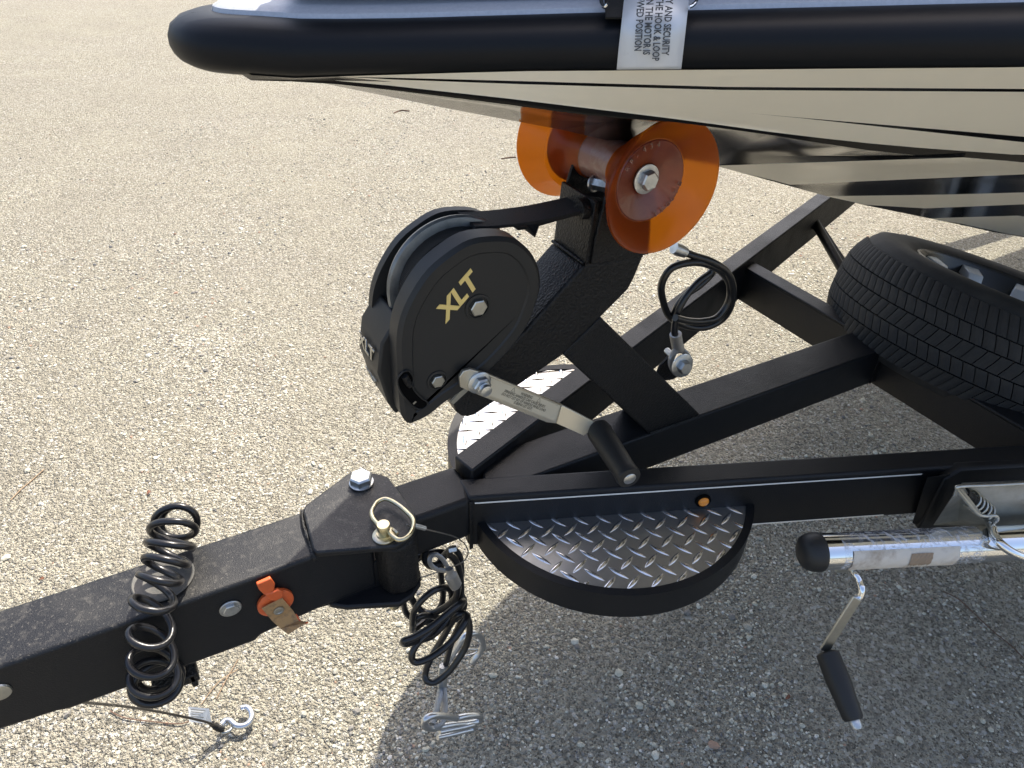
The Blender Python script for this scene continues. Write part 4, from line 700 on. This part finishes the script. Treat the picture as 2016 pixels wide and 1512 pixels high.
# ---------------------------------------------------------------- boat
BT = thing('bass_boat', 'black and cream striped fibreglass boat bow resting on the amber roller', 'boat', (1.5, 0, .05))
HT = [
[0.03, (0.034, 0.5997), (0.0308, 0.5987), (0.0293, 0.5987), (0.0129, 0.5987), (0, 0.5987), 0.0, 0.0, 0.0, 0.0, 1.0, 1.0, 4.0, 4.0, 4.0, 4.0, 4.0, 4.0, 4.0],
[0.045, (0.0494, 0.5997), (0.0444, 0.5987), (0.0429, 0.5987), (0.0186, 0.5987), (0, 0.5987), 0.0, 0.0, 0.0, 0.0, 1.0, 1.0, 4.0, 4.0, 4.0, 4.0, 4.0, 4.0, 4.0],
[0.06, (0.061, 0.5937), (0.0546, 0.5888), (0.0531, 0.5878), (0.0229, 0.5861), (0, 0.5848), 0.0, 0.0, 0.0, 0.0, 1.0, 1.0, 4.0, 4.0, 4.0, 4.0, 4.0, 4.0, 4.0],
[0.075, (0.0705, 0.5933), (0.0628, 0.5893), (0.0613, 0.5876), (0.0264, 0.5863), (0, 0.5853), 0.0, 0.0, 0.0, 0.0, 1.0, 1.0, 4.0, 4.0, 4.0, 4.0, 4.0, 4.0, 4.0],
[0.09, (0.08, 0.5929), (0.0709, 0.5897), (0.0694, 0.5876), (0.0298, 0.5861), (0, 0.585), 0.0, 0.0, 0.0, 0.0, 1.0, 1.0, 4.0, 4.0, 4.0, 4.0, 4.0, 4.0, 4.0],
[0.12, (0.099, 0.5956), (0.0871, 0.5901), (0.0856, 0.5861), (0.0366, 0.5781), (0, 0.572), 0.0, 0.0, 0.0, 0.0, 1.0, 1.0, 4.0, 4.0, 4.0, 4.0, 4.0, 4.0, 4.0],
[0.16, (0.124, 0.5988), (0.108, 0.5872), (0.1065, 0.5823), (0.0454, 0.5727), (0, 0.5608), 0.0, 0.2714, 0.4327, 0.6407, 0.6407, 1.0, 4.0, 4.0, 4.0, 4.0, 4.0, 4.0, 4.0],
[0.2, (0.149, 0.602), (0.1287, 0.5835), (0.1272, 0.5778), (0.054, 0.5662), (0, 0.5496), 0.0, 0.3281, 0.4549, 0.7119, 0.7119, 1.0, 4.0, 4.0, 4.0, 4.0, 4.0, 4.0, 4.0],
[0.25, (0.178, 0.6052), (0.1521, 0.5784), (0.1506, 0.5715), (0.0639, 0.5579), (0, 0.5356), 0.0, 0.3448, 0.4527, 0.7419, 0.7419, 1.0, 4.0, 4.0, 4.0, 4.0, 4.0, 4.0, 4.0],
[0.3, (0.2072, 0.6075), (0.1649, 0.5708), (0.1634, 0.5628), (0.0693, 0.5488), (0, 0.5221), 0.0, 0.3315, 0.4138, 0.7464, 0.7464, 1.0, 4.0, 4.0, 4.0, 4.0, 4.0, 4.0, 4.0],
[0.35, (0.2388, 0.6104), (0.1761, 0.563), (0.1746, 0.556), (0.093, 0.5379), (0, 0.509), 0.0, 0.3259, 0.3938, 0.7508, 0.7508, 1.0, 4.0, 4.0, 4.0, 4.0, 4.0, 4.0, 4.0],
[0.4, (0.271, 0.6133), (0.1868, 0.555), (0.1853, 0.551), (0.112, 0.535), (0, 0.4958), 0.0, 0.3181, 0.3771, 0.7531, 0.7531, 1.0, 4.0, 4.0, 4.0, 4.0, 4.0, 4.0, 4.0],
[0.45, (0.305, 0.6167), (0.1999, 0.547), (0.1984, 0.543), (0.112, 0.535), (0, 0.4806), 0.0, 0.2881, 0.3382, 0.7475, 0.7475, 1.0, 4.0, 4.0, 4.0, 4.0, 4.0, 4.0, 4.0],
[0.5, (0.339, 0.62), (0.2108, 0.5384), (0.2093, 0.5344), (0.112, 0.5334), (0, 0.4654), 0.0, 0.2636, 0.307, 0.7397, 0.7453, 1.0, 4.0, 4.0, 4.0, 4.0, 4.0, 4.0, 4.0],
[0.55, (0.3715, 0.623), (0.231, 0.5321), (0.2295, 0.5256), (0.1077, 0.5158), (0, 0.4502), 0.0, 0.2469, 0.2848, 0.7375, 0.7597, 1.0, 4.0, 4.0, 4.0, 4.0, 4.0, 4.0, 4.0],
[0.6, (0.404, 0.6265), (0.2511, 0.5264), (0.2496, 0.5171), (0.1055, 0.4815), (0, 0.435), 0.0, 0.2403, 0.2747, 0.7442, 0.7798, 1.0, 4.0, 4.0, 4.0, 4.0, 4.0, 4.0, 4.0],
[0.65, (0.4353, 0.63), (0.2705, 0.5215), (0.269, 0.5113), (0.1136, 0.4703), (0, 0.4198), 0.0, 0.2414, 0.2725, 0.7586, 0.8053, 1.0, 4.0, 4.0, 4.0, 4.0, 4.0, 4.0, 4.0],
[0.7, (0.4657, 0.6332), (0.2893, 0.5172), (0.2878, 0.5062), (0.1215, 0.4574), (0, 0.4034), 0.0, 0.2425, 0.2725, 0.7786, 0.8343, 1.0, 1.5951, 3.9922, 4.0, 4.0, 4.0, 4.0, 4.0],
[0.75, (0.4948, 0.6355), (0.3074, 0.5128), (0.3059, 0.5017), (0.1291, 0.4447), (0, 0.3869), 0.0, 0.238, 0.267, 0.7931, 0.8576, 1.0, 1.624, 3.9689, 4.0, 4.0, 4.0, 4.0, 4.0],
[0.8, (0.524, 0.6378), (0.3255, 0.5107), (0.324, 0.4995), (0.1367, 0.433), (0, 0.3703), 0.0, 0.2414, 0.2681, 0.8276, 0.901, 1.0, 1.9433, 3.9499, 4.0, 4.0, 4.0, 4.0, 4.0],
[0.9, (0.5793, 0.6398), (0.3656, 0.5095), (0.3641, 0.4982), (0.1535, 0.4108), (0, 0.3372), 0.0, 0.2347, 0.2625, 0.911, 1.0, 1.0, 2.188, 2.4227, 4.0, 4.0, 4.0, 4.0, 4.0],
[1.0, (0.6293, 0.6418), (0.4034, 0.5077), (0.4019, 0.4962), (0.1694, 0.3898), (0, 0.3065), 0.0, 0.238, 0.2659, 0.9922, 1.0, 1.0, 2.2903, 2.2903, 3.2714, 3.9855, 4.0, 4.0, 4.0],
[1.1, (0.6712, 0.6424), (0.4369, 0.5047), (0.4354, 0.4931), (0.1835, 0.3716), (0, 0.2774), 0.0, 0.2436, 0.2703, 1.0, 1.0, 1.0, 2.366, 2.366, 2.8498, 3.762, 4.0, 4.0, 4.0],
[1.2, (0.7101, 0.6429), (0.4693, 0.5017), (0.4678, 0.4899), (0.1971, 0.3534), (0, 0.2484), 0.0, 0.2536, 0.2814, 1.0, 1.0, 1.0, 2.4227, 2.4227, 2.6207, 3.1969, 4.0, 4.0, 4.0],
[1.3, (0.749, 0.6435), (0.496, 0.4987), (0.4945, 0.4867), (0.2083, 0.3352), (0, 0.2193), 0.0, 0.267, 0.2948, 1.0, 1.0, 1.0, 2.475, 2.475, 2.5128, 2.9266, 3.5539, 3.9722, 4.0],
[1.45, (0.7982, 0.6444), (0.5301, 0.4942), (0.5286, 0.4822), (0.2227, 0.3073), (0, 0.1744), 0.0, 0.267, 0.2948, 1.0, 1.0, 1.0, 2.475, 2.475, 2.5128, 2.9266, 3.5539, 3.9722, 4.0],
[1.6, (0.8474, 0.6452), (0.5645, 0.4897), (0.563, 0.4777), (0.2371, 0.2814), (0, 0.1331), 0.0, 0.267, 0.2948, 1.0, 1.0, 1.0, 2.475, 2.475, 2.5128, 2.9266, 3.5539, 3.9722, 4.0],
[2.0, (0.9574, 0.6475), (0.6428, 0.4777), (0.6413, 0.4657), (0.27, 0.2456), (0, 0.08), 0.0, 0.267, 0.2948, 1.0, 1.0, 1.0, 2.475, 2.475, 2.5128, 2.9266, 3.5539, 3.9722, 4.0],
[2.6, (1.0947, 0.6509), (0.7436, 0.4597), (0.7421, 0.4477), (0.3123, 0.2148), (0, 0.04), 0.0, 0.267, 0.2948, 1.0, 1.0, 1.0, 2.475, 2.475, 2.5128, 2.9266, 3.5539, 3.9722, 4.0],
[3.3, (1.199, 0.6549), (0.8256, 0.4387), (0.8241, 0.4267), (0.3468, 0.2035), (0, 0.0356), 0.0, 0.267, 0.2948, 1.0, 1.0, 1.0, 2.475, 2.475, 2.5128, 2.9266, 3.5539, 3.9722, 4.0],
[4.2, (1.259, 0.66), (0.882, 0.4117), (0.8805, 0.3997), (0.3704, 0.1889), (0, 0.03), 0.0, 0.267, 0.2948, 1.0, 1.0, 1.0, 2.475, 2.475, 2.5128, 2.9266, 3.5539, 3.9722, 4.0]]
nr = len(HT[0]) - 6
# order of bands from the rub rail down: cream, black pinstripe, cream, sliver, cream, black ...
rowm = [0, 1, 0, 1, 0, 1, 0, 1, 0, 1, 0, 1]
vs = []; fs = []; fm = []
SUB = 4
def hull_point(row, v, s):
    B, P1, P2, Cn, K = [Vector((row[0], s * q[0], q[1])) for q in row[1:6]]
    return B.lerp(P1, v) if v <= 1 else P1.lerp(P2, v - 1) if v <= 2 else P2.lerp(Cn, v - 2) if v <= 3 else Cn.lerp(K, v - 3)
cols = []
for row in HT:
    vl = []
    for j in range(nr - 1):
        for q in range(SUB): vl.append(row[6 + j] + (row[7 + j] - row[6 + j]) * q / SUB)
    vl += [4.0]; cols.append(vl)
M_ = len(cols[0])
for s in (-1, 1):
    off = len(vs)
    for row, vl in zip(HT, cols): vs += [hull_point(row, v, s) for v in vl]
    for i in range(len(HT) - 1):
        for j in range(M_ - 1):
            a_ = abs(cols[i][j + 1] - cols[i][j]) + abs(cols[i + 1][j + 1] - cols[i + 1][j])
            if a_ < 2e-4: continue
            fs.append((off + i * M_ + j, off + i * M_ + j + 1, off + (i + 1) * M_ + j + 1, off + (i + 1) * M_ + j)); fm.append(rowm[min(j // SUB, 11)])
# transom closes the hull
me = bpy.data.meshes.new('hull'); org = BT.location
me.from_pydata([v + Vector((0, 0, ZF)) - org for v in vs], [], fs)
for k in ('gel_cream', 'gel_black'): me.materials.append(MATS[k])
me.polygons.foreach_set('material_index', fm)
bm = bmesh.new(); bm.from_mesh(me); bmesh.ops.remove_doubles(bm, verts=bm.verts, dist=1e-5); bmesh.ops.dissolve_degenerate(bm, dist=1e-6, edges=bm.edges); bmesh.ops.recalc_face_normals(bm, faces=bm.faces); bm.to_mesh(me); bm.free()
me.polygons.foreach_set('use_smooth', [True] * len(me.polygons)); me.set_sharp_from_angle(angle=math.radians(38))
link('hull', me, BT)
# sheer outline
SX = [.018, .020, .026, .038, .06, .09, .12, .16, .2, .25, .31, .4, .5, .6, .68, .8, .914, 1.03, 1.3, 1.62, 2.3, 3.0, 3.7, 4.2]
SY = [0, .014, .030, .045, .062, .081, .100, .125, .150, .179, .214, .272, .340, .405, .455, .525, .588, .645, .750, .855, 1.04, 1.17, 1.24, 1.26]
def sheer(s): return [Vector((x, s * y, 0)) for x, y in zip(SX, SY)]
half = smooth_path(sheer(-1), 5); full = [Vector((v.x, -v.y, 0)) for v in half[::-1]] + half[1:]
ZX = [0.02, 0.04, 0.06, 0.09, 0.12, 0.16, 0.2, 0.25, 0.3, 0.35, 0.4, 0.45, 0.5, 0.55, 0.6, 0.65, 0.7, 0.8, 1.0, 4.2]
def zb_(x): return float(np.interp(x, ZX, [0.5937, 0.5937, 0.5937, 0.5929, 0.5956, 0.5988, 0.602, 0.6052, 0.6075, 0.6104, 0.6133, 0.6167, 0.62, 0.623, 0.6265, 0.63, 0.6332, 0.6378, 0.6418, 0.66]))
def zt_(x): return float(np.interp(x, ZX, [0.6331, 0.6331, 0.6331, 0.6323, 0.6334, 0.6356, 0.6384, 0.6416, 0.6448, 0.6483, 0.6519, 0.6557, 0.6595, 0.663, 0.6667, 0.6702, 0.6736, 0.6784, 0.6844, 0.72]))
def loft(name, section, m, parent, **k):
    """section: list of (inset from outline, fraction between bottom and top z, extra z)"""
    vs = []; n_ = len(section); m__ = len(full)
    for i, q in enumerate(full):
        a = full[max(i - 1, 0)]; b_ = full[min(i + 1, m__ - 1)]; T = (b_ - a).normalized(); N = Vector((-T.y, T.x, 0))
        if N.dot(Vector((2.5, 0, 0)) - q) < 0: N = -N
        zb, zt = zb_(q.x), zt_(q.x)
        for ins, fr_, ez in section: vs.append(Vector((q.x, q.y, 0)) + N * ins + Vector((0, 0, zb + (zt - zb) * fr_ + ez)))
    fs = [(i * n_ + k_, i * n_ + k_ + 1, (i + 1) * n_ + k_ + 1, (i + 1) * n_ + k_) for i in range(m__ - 1) for k_ in range(n_ - 1)]
    return mesh(name, vs, fs, m, parent, smooth=40)
loft('rub_rail', [(.016, .02, -.001), (.007, -.02, -.001), (.002, .01, 0), (-.0035, .10, 0), (-.0070, .22, 0), (-.0090, .38, 0), (-.0088, .55, 0), (-.0055, .74, 0), (.002, .88, 0), (.013, .965, 0), (.0255, 1.0, 0), (.0300, .99, 0), (.0305, .96, -.001)], 'rail', BT)
loft('deck_lip', [(.0295, .98, 0), (.031, 1.0, .003), (.038, 1.0, .0065), (.050, 1.0, .0075), (.058, 1.0, .010), (.066, 1.0, .0105), (.070, 1.0, .006), (.070, 1.0, -.02)], 'silver', BT)
inner = [q for q in full]; vsd = []
for i, q in enumerate(full):
    a = full[max(i - 1, 0)]; b_ = full[min(i + 1, len(full) - 1)]; T = (b_ - a).normalized(); N = Vector((-T.y, T.x, 0))
    if N.dot(Vector((2.5, 0, 0)) - q) < 0: N = -N
    vsd.append(q + N * .069 + Vector((0, 0, zt_(q.x) - .004)))
mm_ = len(vsd); keep = [v for v in vsd if v.x > .09]
mesh('deck', keep, [tuple(range(len(keep)))], 'carpet', BT)
mesh('transom', [(4.2, -1.26, .66), (4.2, 1.26, .66), (4.2, 0, .03)], [(0, 1, 2)], 'gel_black', BT)

# motor strap hanging over the gunwale
MS = thing('motor_strap', 'black hook and loop motor strap with a white warning label hanging over the rub rail', 'strap', (.35, -.19, .6))
def sheet(name, left, right, m, th=.0012, sub=3):
    l_, r_ = smooth_path(left, 4), smooth_path(right, 4); vs = []
    for a, b_ in zip(l_, r_): vs += [a.lerp(b_, k / sub) for k in range(sub + 1)]
    w_ = sub + 1; o = mesh(name, vs, [(i * w_ + k, i * w_ + k + 1, (i + 1) * w_ + k + 1, (i + 1) * w_ + k) for i in range(len(l_) - 1) for k in range(sub)], m, MS, smooth=60)
    md = o.modifiers.new('thick', 'SOLIDIFY'); md.thickness = th; md.offset = 0; return o
lab_l = [(0.3044,-0.2218,0.6109),(0.3035,-0.2227,0.6262),(0.3048,-0.2211,0.6415),(0.3121,-0.2113,0.6521),(0.3233,-0.1964,0.6587),(0.3358,-0.1808,0.6642)]
lab_r = [(0.3457,-0.2482,0.6133),(0.3445,-0.2486,0.6288),(0.3453,-0.2466,0.6439),(0.3526,-0.2374,0.6545),(0.3643,-0.2228,0.6611),(0.3777,-0.2078,0.6666)]
sheet('warning_label', lab_l, lab_r, 'label')
sheet('strap_webbing', [(0.2984,-0.2090,0.6449),(0.3006,-0.2054,0.6477),(0.3044,-0.1985,0.6514),(0.3142,-0.1826,0.6567),(0.3251,-0.1657,0.6621)], [(0.3486,-0.2389,0.6468),(0.3525,-0.2353,0.6495),(0.3585,-0.2289,0.6532),(0.3700,-0.2147,0.6593),(0.3845,-0.1982,0.6654)], 'webbing', .002)
for a, b_ in (([(0.3055,-0.1911,0.6566),(0.2997,-0.2002,0.6539),(0.2970,-0.2084,0.6523),(0.2977,-0.2110,0.6547)], 0), ([(0.3496,-0.2415,0.6545),(0.3543,-0.2404,0.6555),(0.3595,-0.2377,0.6577),(0.3631,-0.2322,0.6602)], 0)): cable('strap_ring', a, .0014, 'chrome', MS, n=8)
tp = [(0.3397,-0.2475,0.6282),(0.3405,-0.2443,0.6483),(0.3420,-0.2486,0.6335),(0.3019,-0.2233,0.6310)]
dX = V(tp[0]) - V(tp[1]); dY = V(tp[2]) - V(tp[3])
for body, org in (('FOR YOUR SAFETY AND SECURITY', [(0.3293,-0.2430,0.6232)][0]), ('ENSURE THE HOOK & LOOP', [(0.3235,-0.2396,0.6190)][0]), ('STRAP IS USED WHEN THE MOTOR IS', [(0.3175,-0.2353,0.6229)][0]), ('IN THE TOWED POSITION', [(0.3116,-0.2319,0.6252)][0])):
    text('printed_lettering', body, .0074, org, dX, dY, 'ink', MS, .0002, 'RIGHT', 0, .00020, .64)

# twigs and dry grass lying on the gravel
def gz_(x, y): return float(ground_h(np.array([x]), np.array([y]))[0]) - ZF + .003
def twig(name, label, pts, rad, m, cat):
    P = [(x, y, gz_(x, y) + dz) for x, y, dz in pts]
    o = cable('tmp', P, rad, m, None, n=5, sub=4); o.name = name; prop(o, label, cat)
def g2(p_): return [(q[0], q[1], .001 * (i % 2)) for i, q in enumerate(p_)]
twig('twig', 'long thin reddish twig on shaded gravel right of the jack crank', g2([(1.3150,-0.2870,-0.5450),(1.3250,-0.3200,-0.5450),(1.3200,-0.3650,-0.5450),(1.3130,-0.4080,-0.5450),(1.3140,-0.4430,-0.5450),(1.3070,-0.4790,-0.5450)]), .0012, 'twig', 'twig')
twig('twig', 'short dark twig on sunny gravel above the winch post, left of the boat hull', g2([(1.5590,3.8370,-0.5450),(1.6260,3.8750,-0.5450),(1.6660,3.8320,-0.5450)]), .004, 'twig', 'twig')
twig('twig', 'dark stub of twig on the ground just left of the far amber flange', g2([(1.7800,2.7440,-0.5450),(1.8390,2.7460,-0.5450),(1.8720,2.7410,-0.5450)]), .0035, 'twig', 'twig')
twig('grass_stem', 'dry forked grass stem on sunlit ground at the far left edge', g2([(-0.5190,0.9570,-0.5450),(-0.4980,0.9850,-0.5450),(-0.4760,1.0090,-0.5450),(-0.4450,1.0410,-0.5450)]), .0014, 'straw', 'dry grass')
twig('grass_stem', 'dry brown stem curving on gravel beside the paper tag under the coil', g2([(-0.3430,0.2620,-0.5450),(-0.3200,0.2340,-0.5450),(-0.2750,0.2040,-0.5450),(-0.2350,0.1770,-0.5450),(-0.2160,0.1740,-0.5450)]), .0011, 'twig', 'dry grass')
twig('grass_stem', 'pale upright grass stem on gravel right of the receiver latch', g2([(-0.1650,0.1950,-0.5450),(-0.1420,0.2230,-0.5450),(-0.1210,0.2470,-0.5450),(-0.1120,0.2570,-0.5450)]), .0009, 'straw', 'dry grass')
twig('grass_stem', 'thin straw lying behind the S hook tip on sunny gravel', g2([(-0.1920,0.1970,-0.5450),(-0.1560,0.2250,-0.5450),(-0.1160,0.2360,-0.5450)]), .0009, 'straw', 'dry grass')
def leaf(label, c, sz, a):
    c = V(c); z = gz_(c.x, c.y) + .004; vs = []
    for k in range(8): t_ = 2 * math.pi * k / 8; vs.append((c.x + math.cos(a) * math.cos(t_) * sz - math.sin(a) * math.sin(t_) * sz * .5, c.y + math.sin(a) * math.cos(t_) * sz + math.cos(a) * math.sin(t_) * sz * .5, z + .003 * math.sin(2 * t_)))
    o = G().prism(vs, (0, 0, .0008)).make('dry_leaf', 'leaf', None); prop(o, label, 'leaf')
leaf('curled red brown leaf on sunlit gravel left of the coiled cable', (-0.4520,0.6510,-0.5450), .006, .4)
leaf('small red brown leaf on sunny ground left of the hinge bolt', (-0.2180,0.8330,-0.5450), .008, 1.2)
leaf('dark brown leaf on shaded gravel left of the jack crank grip', (0.8090,-0.3090,-0.5450), .007, .2)
leaf('rusty leaf fragment on gravel right of the hitch pin lanyard', (0.3860,0.2890,-0.5450), .007, .9)

# trolling motor stowed along the port gunwale (the strap above holds it down)
TM = thing('trolling_motor', 'black trolling motor stowed along the near gunwale on the bow deck', 'trolling motor', (.6, -.2, .65))
gd_ = Vector((.80, -.47, 0)).normalized(); gn_ = Vector((gd_.y, -gd_.x, 0)); g_0 = Vector((.20, -.055, .652))
def tm(a, b_, c_): return g_0 + gd_ * a - gn_ * b_ + Vector((0, 0, c_))
G().prism([tm(-.10, -.035, 0), tm(.95, -.045, 0), tm(.95, .055, 0), tm(-.10, .02, 0)], (0, 0, .030)).make('mount_base', 'plastic', TM, bevel=.006)  # out of view; base and arm sized to shade the near rub rail
G().prism([tm(-.09, -.02, .03), tm(-.09, -.02, .14), tm(-.04, -.02, .165), tm(.62, -.02, .165), tm(.72, -.02, .12), tm(.72, -.02, .03)], gn_ * -.055).make('mount_arm', 'plastic', TM, bevel=.006)
G().tube([tm(-.08, .01, .19), tm(1.25, .01, .19)], .016, 20).make('shaft', 'galv', TM, smooth=40)
G().lathe(tm(1.25, .01, .19), gd_, [(.004, -.20), (.030, -.17), (.046, -.10), (.048, .02), (.040, .06), (.012, .075)], 28).make('motor_pod', 'plastic', TM, smooth=50)
for k in range(3):
    a = k * 2.094; e_ = (gn_ * math.cos(a) + Vector((0, 0, 1)) * math.sin(a)); q = tm(1.335, .01, .19)
    G().prism([q - e_ * .0 + gd_ * .006, q + e_ * .05 + gd_ * .018, q + e_ * .115 + gd_ * .006, q + e_ * .06 - gd_ * .012], gd_ * .004).make('propeller_blade', 'plastic', TM, bevel=.001)
G().prism([tm(-.22, -.045, .14), tm(-.07, -.05, .13), tm(-.07, -.05, .24), tm(-.20, -.045, .25)], gn_ * -.09).make('control_head', 'plastic', TM, bevel=.012)
